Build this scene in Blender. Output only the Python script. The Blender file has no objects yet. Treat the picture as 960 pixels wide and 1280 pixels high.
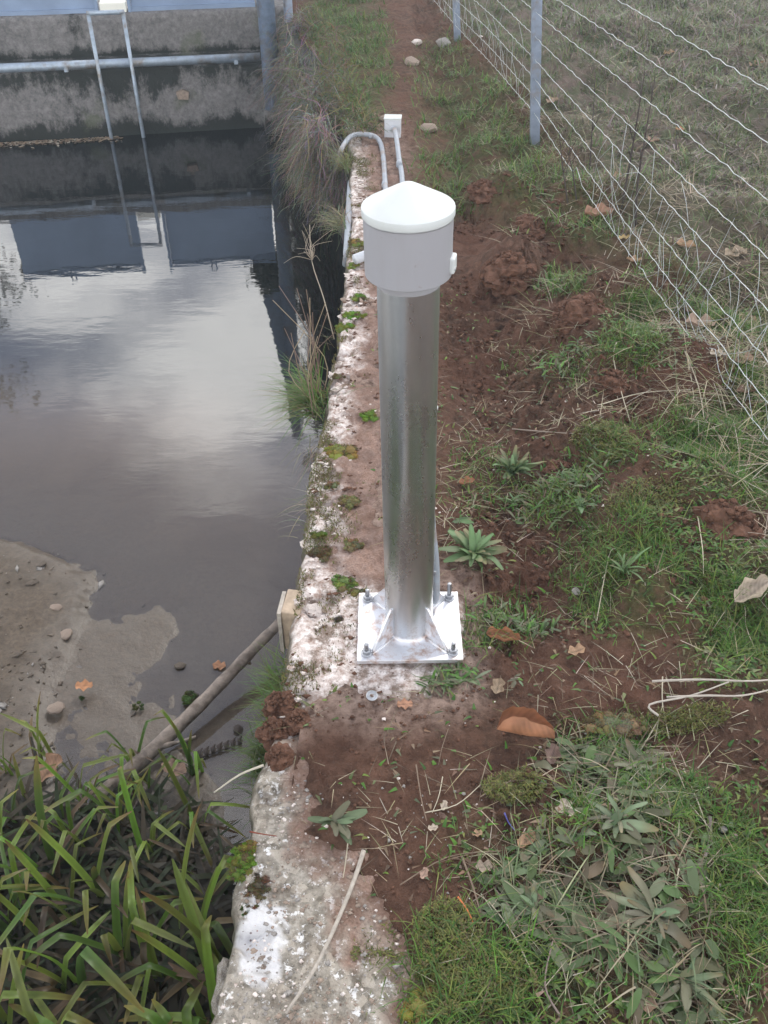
import bpy, bmesh, math, random
import numpy as np
from mathutils import Vector, Matrix, noise as mnoise
random.seed(7); rng = np.random.default_rng(7)
R = math.radians
SC = bpy.context.scene
COL = SC.collection
# ------------------------------------------------------------------ camera
PITCH, FPX, HC = 40.5, 1150.0, 1.70
cam = bpy.data.cameras.new('camera'); camo = bpy.data.objects.new('camera', cam); COL.objects.link(camo)
cam.sensor_fit = 'VERTICAL'; cam.sensor_height = 24.0; cam.lens = 24.0 * FPX / 1280.0
cam.clip_start = 0.02; cam.clip_end = 600
camo.location = (0, 0, HC); camo.rotation_euler = (R(90 - PITCH), 0, 0)
SC.camera = camo
cp, sp = math.cos(R(PITCH)), math.sin(R(PITCH))
# ------------------------------------------------------------------ sky, sun, exposure
SUN_EL, SUN_AZ = 50.0, 24.0            # azimuth from +Y (ahead), negative = left
W = bpy.data.worlds.new('World'); SC.world = W; W.use_nodes = True
nt = W.node_tree; nt.nodes.clear()
N = nt.nodes.new; L = nt.links.new
out = N('ShaderNodeOutputWorld'); bg = N('ShaderNodeBackground'); L(bg.outputs[0], out.inputs[0])
sky = N('ShaderNodeTexSky'); sky.sky_type = 'NISHITA'; sky.sun_disc = False
sky.sun_elevation = R(SUN_EL); sky.sun_rotation = R(SUN_AZ)
sky.air_density = 1.0; sky.dust_density = 2.0; sky.ozone_density = 1.2
tc = N('ShaderNodeTexCoord')
mp = N('ShaderNodeMapping'); mp.inputs['Scale'].default_value = (1.0, 1.0, 2.2); mp.inputs['Location'].default_value = (4.3, 4.3, 1.7)
L(tc.outputs['Generated'], mp.inputs[0])
n1 = N('ShaderNodeTexNoise'); n1.inputs['Scale'].default_value = 2.6; n1.inputs['Detail'].default_value = 8; n1.inputs['Roughness'].default_value = 0.55
L(mp.outputs[0], n1.inputs[0])
sx = N('ShaderNodeSeparateXYZ'); L(tc.outputs['Generated'], sx.inputs[0])
# thicker cloud towards the horizon
el = N('ShaderNodeMapRange'); el.inputs[1].default_value = 0.40; el.inputs[2].default_value = 0.58; el.inputs[3].default_value = 0.17; el.inputs[4].default_value = -0.035
L(sx.outputs[2], el.inputs[0])
ad = N('ShaderNodeMath'); ad.operation = 'ADD'; L(n1.outputs[0], ad.inputs[0]); L(el.outputs[0], ad.inputs[1])
cr = N('ShaderNodeMapRange'); cr.inputs[1].default_value = 0.47; cr.inputs[2].default_value = 0.69; L(ad.outputs[0], cr.inputs[0])
cr.interpolation_type = 'SMOOTHSTEP'
CLOUD = (42.0, 41.5, 39.5, 1)
veil = N('ShaderNodeMix'); veil.data_type = 'RGBA'; veil.inputs[0].default_value = 0.55
L(sky.outputs[0], veil.inputs[6]); veil.inputs[7].default_value = (11.0, 11.6, 14.2, 1)
mx = N('ShaderNodeMix'); mx.data_type = 'RGBA'; L(cr.outputs[0], mx.inputs[0]); L(veil.outputs[2], mx.inputs[6]); mx.inputs[7].default_value = CLOUD
L(mx.outputs[2], bg.inputs[0]); bg.inputs[1].default_value = 0.09
sun = bpy.data.lights.new('sun', 'SUN'); suno = bpy.data.objects.new('sun', sun); COL.objects.link(suno)
sun.energy = 1.5; sun.angle = R(10); sun.color = (1.0, 0.96, 0.88)
sd = Vector((math.sin(R(SUN_AZ)) * math.cos(R(SUN_EL)), math.cos(R(SUN_AZ)) * math.cos(R(SUN_EL)), math.sin(R(SUN_EL))))
suno.rotation_euler = sd.to_track_quat('Z', 'Y').to_euler()
SC.view_settings.view_transform = 'Standard'; SC.view_settings.look = 'None'
SC.view_settings.exposure = 0.0; SC.view_settings.gamma = 1.0
# ------------------------------------------------------------------ helpers
WZ = -0.80                               # water level (wall top is z = 0)

def ray(px, py):
    dx, dv = (px - 480) / FPX, (640 - py) / FPX
    return Vector((dx, cp + dv * sp, -sp + dv * cp))
def at(px, py, z=0.0):
    d = ray(px, py); t = (z - HC) / d.z
    return Vector((d.x * t, d.y * t, z))
def on(px, py, dz=0.0):
    z = 0.0
    for _ in range(5):
        p = at(px, py, z); z = 0.6 * float(gz(np.array([p.x]), np.array([p.y]))[0]) + 0.4 * z
    p = at(px, py, z); p.z += dz
    return p
def proj(x, y, z):
    dz = z - HC; y = np.maximum(y, .1)
    dep = y * cp - dz * sp; v = y * sp + dz * cp
    dep = np.maximum(dep, 0.05)
    return 480 + FPX * x / dep, 640 - FPX * v / dep

def _hash(ix, iy, s):
    h = (ix.astype(np.int64) * 374761393 + iy.astype(np.int64) * 668265263 + s * 1442695041) & 0x7fffffff
    h = ((h ^ (h >> 13)) * 1274126177) & 0x7fffffff
    return ((h ^ (h >> 16)) & 0xffff) / 65535.0
def vn(x, y, s=0):
    ix, iy = np.floor(x), np.floor(y); fx, fy = x - ix, y - iy
    fx = fx * fx * (3 - 2 * fx); fy = fy * fy * (3 - 2 * fy)
    a, b = _hash(ix, iy, s), _hash(ix + 1, iy, s); c, d = _hash(ix, iy + 1, s), _hash(ix + 1, iy + 1, s)
    return (a + (b - a) * fx) * (1 - fy) + (c + (d - c) * fx) * fy
def fbm(x, y, f, o=4, s=0, g=0.5):
    t, a, n = 0, 1.0, 0
    for k in range(o):
        t = t + a * vn(x * f + 17.3 * k, y * f - 9.1 * k, s + k); n += a; a *= g; f *= 2.03
    return t / n
def sst(a, b, x):
    t = np.clip((x - a) / (b - a), 0, 1); return t * t * (3 - 2 * t)
def inpoly(px, py, poly):
    r = np.zeros(px.shape, bool); j = len(poly) - 1
    for i in range(len(poly)):
        (xi, yi), (xj, yj) = poly[i], poly[j]
        c = ((yi > py) != (yj > py)) & (px < (xj - xi) * (py - yi) / (yj - yi + 1e-12) + xi)
        r ^= c; j = i
    return r
def sdist(px, py, poly):
    d = np.full(px.shape, 1e9); n = len(poly)
    for i in range(n):
        (ax, ay), (bx, by) = poly[i], poly[(i + 1) % n]
        ux, uy = bx - ax, by - ay; t = np.clip(((px - ax) * ux + (py - ay) * uy) / (ux * ux + uy * uy + 1e-12), 0, 1)
        d = np.minimum(d, np.hypot(px - ax - t * ux, py - ay - t * uy))
    return np.where(inpoly(px, py, poly), d, -d)      # positive inside

class MB:
    def __init__(s): s.v = []; s.f = []; s.c = []
    def add(s, vs, fs, col=None):
        o = len(s.v); s.v += [tuple(v) for v in vs]; s.f += [tuple(i + o for i in f) for f in fs]
        if col is not None: s.c += [col] * len(vs)
    def box(s, c, size, rot=None, col=None):
        x, y, z = [k / 2 for k in size]; c = Vector(c)
        vs = [Vector((a * x, b * y, d * z)) for a in (-1, 1) for b in (-1, 1) for d in (-1, 1)]
        if rot is not None: vs = [rot @ v for v in vs]
        s.add([v + c for v in vs], [(0, 1, 3, 2), (4, 6, 7, 5), (0, 4, 5, 1), (2, 3, 7, 6), (0, 2, 6, 4), (1, 5, 7, 3)], col)
    def tube(s, pts, r, n=6, col=None, cap=True):
        pts = [Vector(p) for p in pts]; m = len(pts)
        rs = r if isinstance(r, (list, tuple)) else [r] * m
        vs = []; ref = Vector((0.31, 0.17, 0.93))
        for i, p in enumerate(pts):
            t = (pts[min(i + 1, m - 1)] - pts[max(i - 1, 0)]).normalized()
            a = t.cross(ref)
            if a.length < 1e-3: a = t.cross(Vector((1, 0, 0)))
            a.normalize(); b = t.cross(a)
            vs += [p + (a * math.cos(2 * math.pi * k / n) + b * math.sin(2 * math.pi * k / n)) * rs[i] for k in range(n)]
        fs = [(i * n + k, i * n + (k + 1) % n, (i + 1) * n + (k + 1) % n, (i + 1) * n + k) for i in range(m - 1) for k in range(n)]
        if cap: fs += [tuple(range(n))[::-1], tuple((m - 1) * n + k for k in range(n))]
        s.add(vs, fs, col)
    def lathe(s, prof, n=48, c=(0, 0, 0), capb=False, capt=False):
        vs = []; m = len(prof)
        for r, z in prof: vs += [(c[0] + r * math.cos(2 * math.pi * k / n), c[1] + r * math.sin(2 * math.pi * k / n), c[2] + z) for k in range(n)]
        fs = [(i * n + k, i * n + (k + 1) % n, (i + 1) * n + (k + 1) % n, (i + 1) * n + k) for i in range(m - 1) for k in range(n)]
        if capb: fs.append(tuple(range(n))[::-1])
        if capt: fs.append(tuple((m - 1) * n + k for k in range(n)))
        s.add(vs, fs)
    def mesh(s, name, m, smooth=True):
        me = bpy.data.meshes.new(name); me.from_pydata(s.v, [], s.f)
        if s.c:
            a = me.attributes.new('tint', 'FLOAT_COLOR', 'POINT')
            a.data.foreach_set('color', np.array([tuple(k) + (1,) for k in s.c], np.float32).ravel())
        if m: me.materials.append(m)
        if smooth: me.polygons.foreach_set('use_smooth', [True] * len(me.polygons))
        me.update(); return me
    def build(s, name, m, parent=None, smooth=True, loc=None, sharp=None):
        me = s.mesh(name, m, smooth)
        if sharp: me.set_sharp_from_angle(angle=R(sharp))
        return link(name, me, parent, loc)
def link(name, me, parent=None, loc=None):
    o = bpy.data.objects.new(name, me); COL.objects.link(o)
    if parent: o.parent = parent
    if loc is not None: o.location = loc
    return o
def tag(o, label, cat, group=None):
    o['label'] = label; o['category'] = cat
    if group: o['group'] = group
    return o
def thing(name, label, cat, loc=(0, 0, 0), group=None, rot=(0, 0, 0)):
    o = bpy.data.objects.new(name, None); COL.objects.link(o); o.location = loc; o.rotation_euler = rot
    o.empty_display_size = 0.05
    return tag(o, label, cat, group)
def bevel(o, w, seg=2):
    b = o.modifiers.new('bevel', 'BEVEL'); b.width = w; b.segments = seg; b.limit_method = 'ANGLE'; b.angle_limit = R(40)
    return o
def np_mesh(name, V, F, m, tint=None, attrs=None, smooth=True, k=4):
    me = bpy.data.meshes.new(name); nv, nf = len(V), len(F)
    me.vertices.add(nv); me.vertices.foreach_set('co', np.asarray(V, np.float32).ravel())
    me.loops.add(nf * k); me.loops.foreach_set('vertex_index', np.asarray(F, np.int32).ravel())
    me.polygons.add(nf); me.polygons.foreach_set('loop_start', np.arange(0, nf * k, k, dtype=np.int32))
    if smooth: me.polygons.foreach_set('use_smooth', np.ones(nf, bool))
    me.update(calc_edges=True)
    if tint is not None:
        a = me.attributes.new('tint', 'FLOAT_COLOR', 'POINT'); c = np.ones((nv, 4), np.float32); c[:, :3] = tint
        a.data.foreach_set('color', c.ravel())
    for nm, arr in (attrs or {}).items():
        a = me.attributes.new(nm, 'FLOAT', 'POINT'); a.data.foreach_set('value', np.asarray(arr, np.float32).ravel())
    me.materials.append(m); return me
def gridF(nu, nv):
    i = np.arange(nu - 1)[:, None] * nv + np.arange(nv - 1)[None, :]
    return np.stack([i, i + nv, i + nv + 1, i + 1], -1).reshape(-1, 4)
# ------------------------------------------------------------------ materials
class NT:
    def __init__(s, name):
        s.m = bpy.data.materials.new(name); s.m.use_nodes = True; s.t = s.m.node_tree; s.b = s.t.nodes['Principled BSDF']
        s.tc = s.t.nodes.new('ShaderNodeTexCoord'); s.outn = s.t.nodes['Material Output']
    def n(s, k, **kw):
        q = s.t.nodes.new(k)
        for a, v in kw.items(): setattr(q, a, v)
        return q
    def l(s, a, b): s.t.links.new(a, b)
    def noise(s, scale, detail=5, rough=0.6, coord='Object', vec=None, stretch=None):
        q = s.n('ShaderNodeTexNoise'); q.inputs['Scale'].default_value = scale; q.inputs['Detail'].default_value = detail; q.inputs['Roughness'].default_value = rough
        src = vec or s.tc.outputs[coord]
        if stretch:
            mp = s.n('ShaderNodeMapping'); mp.inputs['Scale'].default_value = stretch; s.l(src, mp.inputs[0]); src = mp.outputs[0]
        s.l(src, q.inputs[0]); return q.outputs[0]
    def vor(s, scale, feat='F1', out='Distance'):
        q = s.n('ShaderNodeTexVoronoi', feature=feat); q.inputs['Scale'].default_value = scale; s.l(s.tc.outputs['Object'], q.inputs[0]); return q.outputs[out]
    def rng(s, x, a, b, c=0.0, d=1.0):
        q = s.n('ShaderNodeMapRange'); s.l(x, q.inputs[0])
        for i, v in enumerate((a, b, c, d)): q.inputs[i + 1].default_value = v
        return q.outputs[0]
    def math(s, op, a, b):
        q = s.n('ShaderNodeMath', operation=op)
        for i, v in enumerate((a, b)):
            if isinstance(v, (int, float)): q.inputs[i].default_value = v
            else: s.l(v, q.inputs[i])
        return q.outputs[0]
    def mix(s, f, a, b, blend='MIX'):
        q = s.n('ShaderNodeMix', data_type='RGBA', blend_type=blend)
        for i, v in ((0, f), (6, a), (7, b)):
            if isinstance(v, (int, float)): q.inputs[i].default_value = v
            elif isinstance(v, tuple): q.inputs[i].default_value = v + (1,)
            else: s.l(v, q.inputs[i])
        return q.outputs[2]
    def attr(s, name, out='Fac'):
        q = s.n('ShaderNodeAttribute', attribute_name=name); return q.outputs[out]
    def bump(s, h, strength=0.5, dist=0.01):
        q = s.n('ShaderNodeBump'); q.inputs['Strength'].default_value = strength; q.inputs['Distance'].default_value = dist; s.l(h, q.inputs['Height'])
        s.l(q.outputs[0], s.b.inputs['Normal']); return q
    def base(s, c):
        if isinstance(c, tuple): s.b.inputs['Base Color'].default_value = c + (1,)
        else: s.l(c, s.b.inputs['Base Color'])
    def set(s, **kw):
        for k, v in kw.items():
            i = s.b.inputs[{'rough': 'Roughness', 'metal': 'Metallic', 'spec': 'Specular IOR Level', 'coat': 'Coat Weight'}[k]]
            if isinstance(v, (int, float)): i.default_value = v
            else: s.l(v, i)
        return s

def simple(name, c, rough=0.6, metal=0.0, var=0.12, scale=30.0, bump=0.15, dirt=None):
    q = NT(name); n = q.noise(scale); d = tuple(k * (1 - var) for k in c); u = tuple(min(1, k * (1 + var)) for k in c)
    col = q.mix(q.rng(n, 0.3, 0.7), d, u)
    if dirt: col = q.mix(q.rng(q.noise(scale * 0.35, 7), 0.52, 0.68), col, dirt)
    q.base(col); q.set(rough=rough, metal=metal)
    if bump: q.bump(n, bump, 0.004)
    return q.m
def blade_mat(name, rough=0.5, transl=0.3, objvar=False):
    q = NT(name); c = q.attr('tint', 'Color')
    n = q.noise(60, 3, stretch=None); c = q.mix(q.rng(n, 0.3, 0.7, 0, 0.16), c, (0.10, 0.075, 0.035))
    if objvar:
        oi = q.n('ShaderNodeObjectInfo'); h = q.n('ShaderNodeHueSaturation'); q.l(c, h.inputs['Color'])
        q.l(q.rng(oi.outputs['Random'], 0, 1, 0.485, 0.515), h.inputs['Hue']); q.l(q.rng(oi.outputs['Random'], 0, 1, 0.7, 1.25), h.inputs['Value']); c = h.outputs[0]
    q.base(c); q.set(rough=rough, spec=0.35)
    tr = q.n('ShaderNodeBsdfTranslucent'); q.l(c, tr.inputs[0]); ms = q.n('ShaderNodeMixShader'); ms.inputs[0].default_value = transl
    q.l(q.b.outputs[0], ms.inputs[1]); q.l(tr.outputs[0], ms.inputs[2]); q.l(ms.outputs[0], q.outn.inputs[0])
    return q.m
M = {}
M['blade'] = blade_mat('grass_blade'); M['leaf'] = blade_mat('plant_leaf', 0.45, 0.25, True); M['straw'] = blade_mat('dry_straw', 0.7, 0.15)
M['sedge'] = blade_mat('sedge_leaf', 0.38, 0.3, True)
M['dead'] = blade_mat('dead_leaf', 0.65, 0.15)
M['moss'] = blade_mat('moss', 0.9, 0.15)
# soil / ground
q = NT('soil'); a, b, c = q.noise(3.0, 6), q.noise(28, 8, 0.7), q.noise(160, 5, 0.7)
col = q.mix(q.rng(b, 0.3, 0.72), (0.036, 0.021, 0.015), (0.185, 0.103, 0.072))
col = q.mix(q.rng(a, 0.42, 0.62, 0, 0.6), col, (0.135, 0.064, 0.043))
col = q.mix(q.rng(c, 0.62, 0.74, 0, 0.55), col, (0.30, 0.21, 0.17))
gr = q.attr('green'); gn = q.noise(55, 6, 0.7); gcol = q.mix(q.rng(gn, 0.35, 0.65), (0.040, 0.052, 0.020), (0.115, 0.105, 0.045))
col = q.mix(q.math('MULTIPLY', gr, q.rng(q.noise(18, 6, 0.7), 0.35, 0.55)), col, gcol)
col = q.mix(q.math('MULTIPLY', q.attr('dust'), q.rng(b, 0.3, 0.6)), col, (0.42, 0.31, 0.26))
col = q.mix(q.attr('far'), col, q.mix(q.rng(q.noise(7, 6, .7), 0.4, 0.6), (0.17, 0.13, 0.11), (0.11, 0.12, 0.07)))
q.base(col); q.set(rough=0.95, spec=0.2); q.bump(q.math('ADD', b, q.math('MULTIPLY', c, 0.5)), 0.95, 0.020); M['soil'] = q.m
q = NT('crumb_soil'); n = q.noise(40, 6); q.base(q.mix(q.rng(n, .3, .7), (0.055, 0.029, 0.020), (0.165, 0.087, 0.060))); q.set(rough=0.95, spec=0.15); q.bump(n, 0.6, 0.006); M['clod'] = q.m
# mud
q = NT('mud'); a, b = q.noise(5, 7, 0.65), q.noise(60, 6, 0.7); w = q.attr('wet')
col = q.mix(q.rng(b, 0.3, 0.7), (0.052, 0.038, 0.026), (0.128, 0.094, 0.066)); col = q.mix(q.rng(a, 0.40, 0.66, 0, 0.6), col, (0.070, 0.056, 0.043))
col = q.mix(q.math('MULTIPLY', w, 0.30), col, (0.12, 0.095, 0.075))
q.base(col); q.l(q.rng(w, 0, 1, 0.85, 0.25), q.b.inputs['Roughness']); q.bump(q.math('ADD', a, q.math('MULTIPLY', b, 0.35)), 0.55, 0.015); M['mud'] = q.m
# water: fresnel mirror over murk that thickens with depth
q = NT('pond_water'); q.t.nodes.remove(q.b)
mp = q.n('ShaderNodeMapping'); mp.inputs['Scale'].default_value = (1.0, 2.6, 1); q.l(q.tc.outputs['Object'], mp.inputs[0])
rip = q.noise(3.2, 4, 0.55, vec=mp.outputs[0]); rip2 = q.noise(0.9, 3, 0.5, vec=mp.outputs[0])
bp = q.n('ShaderNodeBump'); bp.inputs['Strength'].default_value = 0.07; bp.inputs['Distance'].default_value = 0.012; q.l(q.math('ADD', rip, rip2), bp.inputs['Height'])
gl = q.n('ShaderNodeBsdfGlossy'); gl.inputs['Roughness'].default_value = 0.015; gl.inputs[0].default_value = (0.97, 0.97, 1, 1); q.l(bp.outputs[0], gl.inputs['Normal'])
df = q.n('ShaderNodeBsdfDiffuse'); q.l(q.mix(q.attr('deep'), q.mix(q.rng(q.noise(1.2, 5), .35, .65), (0.225, 0.174, 0.138), (0.185, 0.146, 0.120)), (0.008, 0.009, 0.010)), df.inputs[0])
tr = q.n('ShaderNodeBsdfTransparent'); tr.inputs[0].default_value = (0.93, 0.91, 0.88, 1)
ma = q.n('ShaderNodeMixShader'); q.l(q.attr('murk'), ma.inputs[0]); q.l(tr.outputs[0], ma.inputs[1]); q.l(df.outputs[0], ma.inputs[2])
fr = q.n('ShaderNodeFresnel'); fr.inputs[0].default_value = 1.95; q.l(bp.outputs[0], fr.inputs['Normal'])
mb = q.n('ShaderNodeMixShader'); q.l(q.math('MULTIPLY', fr.outputs[0], q.rng(q.attr('deep'), 0, .45, .62, 1)), mb.inputs[0]); q.l(ma.outputs[0], mb.inputs[1]); q.l(gl.outputs[0], mb.inputs[2]); q.l(mb.outputs[0], q.outn.inputs[0])
M['water'] = q.m
# near wall concrete
q = NT('old_concrete'); a, b, c = q.noise(6, 7, 0.65), q.noise(45, 7, 0.7), q.noise(190, 4, 0.7)
pale = q.mix(q.rng(b, 0.38, 0.60), (0.36, 0.26, 0.22), (0.80, 0.74, 0.72)); pale = q.mix(q.rng(q.noise(16, 9, .75), .50, .60, 0, .85), pale, (0.16, 0.11, 0.08))
grey = q.mix(q.rng(b, 0.32, 0.66), (0.13, 0.112, 0.09), (0.40, 0.365, 0.315))
lich = q.rng(q.math('ADD', q.noise(55, 6, 0.7), q.math('MULTIPLY', q.noise(7, 3), .35)), 0.74, 0.78); grey = q.mix(lich, grey, (0.74, 0.73, 0.73))
v = q.rng(q.vor(75), 0.0, 0.32, 1, 0); grey = q.mix(q.math('MULTIPLY', v, q.rng(c, 0.45, 0.6, 0, .8)), grey, (0.50, 0.43, 0.34))
grey = q.mix(q.rng(q.vor(58, 'F1', 'Color'), .55, .8, 0, .55), grey, (0.52, 0.46, 0.39)); grey = q.mix(q.rng(c, 0.40, 0.31, 0, 0.85), grey, (0.06, 0.055, 0.045)); grey = q.mix(q.rng(q.noise(13, 8, .7), .52, .64, 0, .6), grey, (0.13, 0.10, 0.075))
grey = q.mix(q.attr('lichen'), grey, (0.70, 0.69, 0.70)); col = q.mix(q.math('ADD', q.attr('pale'), q.rng(b, .3, .7, -.12, .12)), grey, pale)
red = q.mix(q.rng(c, 0.3, 0.7), (0.15, 0.085, 0.065), (0.36, 0.24, 0.19)); red = q.mix(q.rng(q.noise(11, 9, .75), .42, .62, 0, .9), red, (0.13, 0.075, 0.055))
col = q.mix(q.rng(q.math('ADD', q.attr('dust'), q.rng(a, .2, .8, -.45, .45)), 0.30, 0.75, 0, .92), col, red)
col = q.mix(q.rng(q.vor(38), 0.12, 0.05, 0, 0.85), col, (0.10, 0.055, 0.04))
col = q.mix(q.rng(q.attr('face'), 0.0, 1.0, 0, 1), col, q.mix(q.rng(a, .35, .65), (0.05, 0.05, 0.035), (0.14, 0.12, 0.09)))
q.base(col); q.set(rough=0.92, spec=0.2); q.bump(q.math('ADD', b, q.math('MULTIPLY', c, 0.4)), 0.7, 0.010); M['wall'] = q.m
M['lime_stone'] = simple('lime_stone', (0.66, 0.59, 0.56), 0.9, 0, 0.22, 70, 0.6, dirt=(0.30, 0.19, 0.15))
M['stone'] = simple('brown_stone', (0.27, 0.21, 0.17), 0.9, 0, 0.25, 60, 0.6)
M['pebble_grey'] = simple('grey_pebble', (0.27, 0.25, 0.235), 0.8, 0, 0.25, 60, 0.4)
# metals and plastics
q = NT('galvanised_steel'); a, b = q.noise(9, 5, stretch=(1, 1, 0.25)), q.vor(95, 'F1', 'Color')
bw = q.n('ShaderNodeRGBToBW'); q.l(b, bw.inputs[0]); sc = q.rng(q.noise(16, 7, 0.7, stretch=(1.5, 1.5, 0.5)), .60, .68)
col = q.mix(q.rng(a, .3, .7), (0.50, 0.54, 0.57), (0.72, 0.74, 0.76)); col = q.mix(q.math('MULTIPLY', bw.outputs[0], .07), col, (0.36, 0.41, 0.43)); col = q.mix(q.math('MULTIPLY', sc, .35), col, (0.78, 0.80, 0.80))
sz = q.n('ShaderNodeSeparateXYZ'); q.l(q.tc.outputs['Object'], sz.inputs[0]); mud = q.math('MULTIPLY', q.rng(sz.outputs[2], .12, .0, 0, .8), q.rng(q.noise(55, 6, .75), .50, .66, 0, .75))
q.base(q.mix(mud, col, (0.20, 0.13, 0.10))); q.l(q.rng(mud, 0, 1, .96, .1), q.b.inputs['Metallic'])
q.l(q.math('ADD', q.math('ADD', q.rng(a, .3, .7, 0.22, 0.33), q.math('MULTIPLY', bw.outputs[0], 0.035)), q.math('MULTIPLY', mud, .5)), q.b.inputs['Roughness']); q.bump(q.math('ADD', q.noise(30, 3), q.math('MULTIPLY', bw.outputs[0], .01)), 0.03, 0.002); M['galv'] = q.m
q = NT('galvanised_plate'); a = q.noise(14, 6)
q.base(q.mix(q.rng(q.noise(30, 7, .7), .50, .66, 0, .9), q.mix(q.rng(a, .3, .7), (0.66, 0.67, 0.72), (0.82, 0.83, 0.87)), (0.46, 0.32, 0.26))); q.set(metal=0.75, rough=0.42); q.bump(a, 0.06, 0.003); M['plate'] = q.m
M['bolt'] = simple('zinc_bolt', (0.42, 0.43, 0.46), 0.38, 0.95, 0.2, 60, 0.1)
def pvc(name, c, rough):
    q = NT(name); st = q.noise(14, 6, .65, stretch=(1, 1, .12)); sp = q.noise(70, 5, .7); col = q.mix(q.rng(st, .50, .72, 0, .32), c, tuple(k * f for k, f in zip(c, (.80, .76, .70)))); col = q.mix(q.rng(sp, .66, .72, 0, .45), col, (0.22, 0.18, 0.15))
    q.base(col); q.l(q.rng(st, .3, .7, rough - .05, rough + .12), q.b.inputs['Roughness']); q.bump(sp, .02, .002); return q.m
M['pvc'] = pvc('grey_pvc', (0.315, 0.315, 0.345), .42); M['pvc_white'] = pvc('white_pvc', (0.56, 0.59, 0.60), .36)
M['conduit'] = simple('conduit_grey', (0.29, 0.32, 0.37), 0.45, 0, 0.1, 25, 0.1, dirt=(0.28, 0.23, 0.21))
M['box'] = simple('box_plastic', (0.55, 0.57, 0.62), 0.45, 0, 0.05, 30, 0.05)
M['post'] = simple('post_paint', (0.22, 0.26, 0.34), 0.55, 0.3, 0.2, 25, 0.2, dirt=(0.20, 0.17, 0.15))
M['shaded_concrete'] = simple('shaded_concrete', (0.050, 0.048, 0.042), 0.9, 0, .4, 18, .6, dirt=(0.03, 0.038, 0.02))  # dam concrete with its colour darkened to counter sky light on the wing wall
M['column'] = simple('column_paint', (0.105, 0.14, 0.205), 0.5, 0.2, 0.2, 25, 0.2, dirt=(0.10, 0.085, 0.075))
M['wire'] = simple('fence_wire_zinc', (0.46, 0.49, 0.50), 0.5, 0.6, 0.25, 40, 0.0)
M['panel'] = simple('panel_steel', (0.23, 0.30, 0.43), 0.5, 0.2, 0.15, 3, 0.15)
M['rail'] = simple('rail_steel', (0.34, 0.40, 0.48), 0.5, 0.5, 0.2, 20, 0.15, dirt=(0.22, 0.19, 0.16))
M['cream'] = simple('cream_paint', (0.78, 0.77, 0.70), 0.7, 0, 0.06, 8, 0.1)
q = NT('dam_concrete'); a, b = q.noise(2.2, 8, 0.65), q.noise(24, 9, 0.8); col = q.mix(q.rng(b, .32, .66), (0.085, 0.080, 0.082), (0.255, 0.240, 0.238))
st = q.noise(5.0, 10, 0.78, stretch=(1, 1, 0.6)); sz = q.n('ShaderNodeSeparateXYZ'); q.l(q.tc.outputs['Object'], sz.inputs[0])
h = sz.outputs[2]                                   # algae bands: waterline, and below each ledge
wetb = q.math('ADD', q.rng(h, 0.0, 0.16, 0.30, -0.02), q.math('MULTIPLY', q.rng(h, 0.25, 0.46, 0, 0.20), q.rng(h, 0.52, 0.50, 0, 1)))
wetb = q.math('ADD', wetb, q.math('MULTIPLY', q.rng(h, 0.60, 0.51, 0, .26), q.rng(h, 0.50, 0.515, 0, 1)))
st = q.math('ADD', st, q.math('MULTIPLY', q.math('SUBTRACT', q.noise(1.5, 4, .6, stretch=(1, 1, .12)), .5), .75)); col = q.mix(q.rng(q.math('ADD', st, wetb), 0.53, 0.66, 0, 0.97), col, (0.014, 0.016, 0.014)); col = q.mix(q.rng(a, .60, .68, 0, .5), col, (0.07, 0.085, 0.035))
q.base(col); q.set(rough=0.9); q.bump(b, 0.6, 0.02); M['dam'] = q.m
M['wood'] = simple('weathered_wood', (0.22, 0.18, 0.155), 0.85, 0, 0.35, 45, 0.8, dirt=(0.10, 0.075, 0.06))
M['greywood'] = simple('grey_stick', (0.36, 0.32, 0.28), 0.85, 0, 0.25, 60, 0.4)
M['plank'] = simple('plank_wood', (0.40, 0.31, 0.23), 0.8, 0, 0.25, 40, 0.4)
M['bark'] = simple('bark', (0.12, 0.095, 0.075), 0.95, 0, 0.35, 25, 0.8)
M['dark_twig'] = simple('dark_twig', (0.055, 0.042, 0.038), 0.85, 0, 0.3, 40, 0.2)
M['orange'] = simple('orange_sheath', (0.62, 0.17, 0.05), 0.5, 0, 0.1, 30, 0)
M['blue'] = simple('blue_sheath', (0.09, 0.09, 0.32), 0.5, 0, 0.1, 30, 0)
# ------------------------------------------------------------------ ground shape
EY = np.array([-20, .64, 1.12, 1.35, 1.67, 2.1, 2.6, 3.2, 3.9, 4.8, 5.6, 6.4, 7.1, 7.85, 8.6, 60])
EX = np.array([-.33, -.297, -.263, -.245, -.222, -.212, -.19, -.165, -.155, -.17, -.24, -.45, -.64, -.80, -.84, -.84])
def edge(y): return np.interp(y, EY, EX) + (fbm(y * 1.0, y * 0 + 3.3, 9.0, 3, 5) - .5) * .036 * sst(6, 5, y)
ZA = [(200, 1330), (265, 1275), (330, 968), (362, 985), (378, 1050), (430, 1085), (455, 1130), (475, 1180), (515, 1240), (490, 1330)]
ZB = [(340, 900), (352, 850), (375, 735), (415, 540), (430, 440), (432, 330), (440, 190), (468, 190), (472, 330), (478, 560), (488, 740), (585, 745), (590, 845), (540, 865), (470, 880), (420, 862), (375, 870)]
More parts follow.
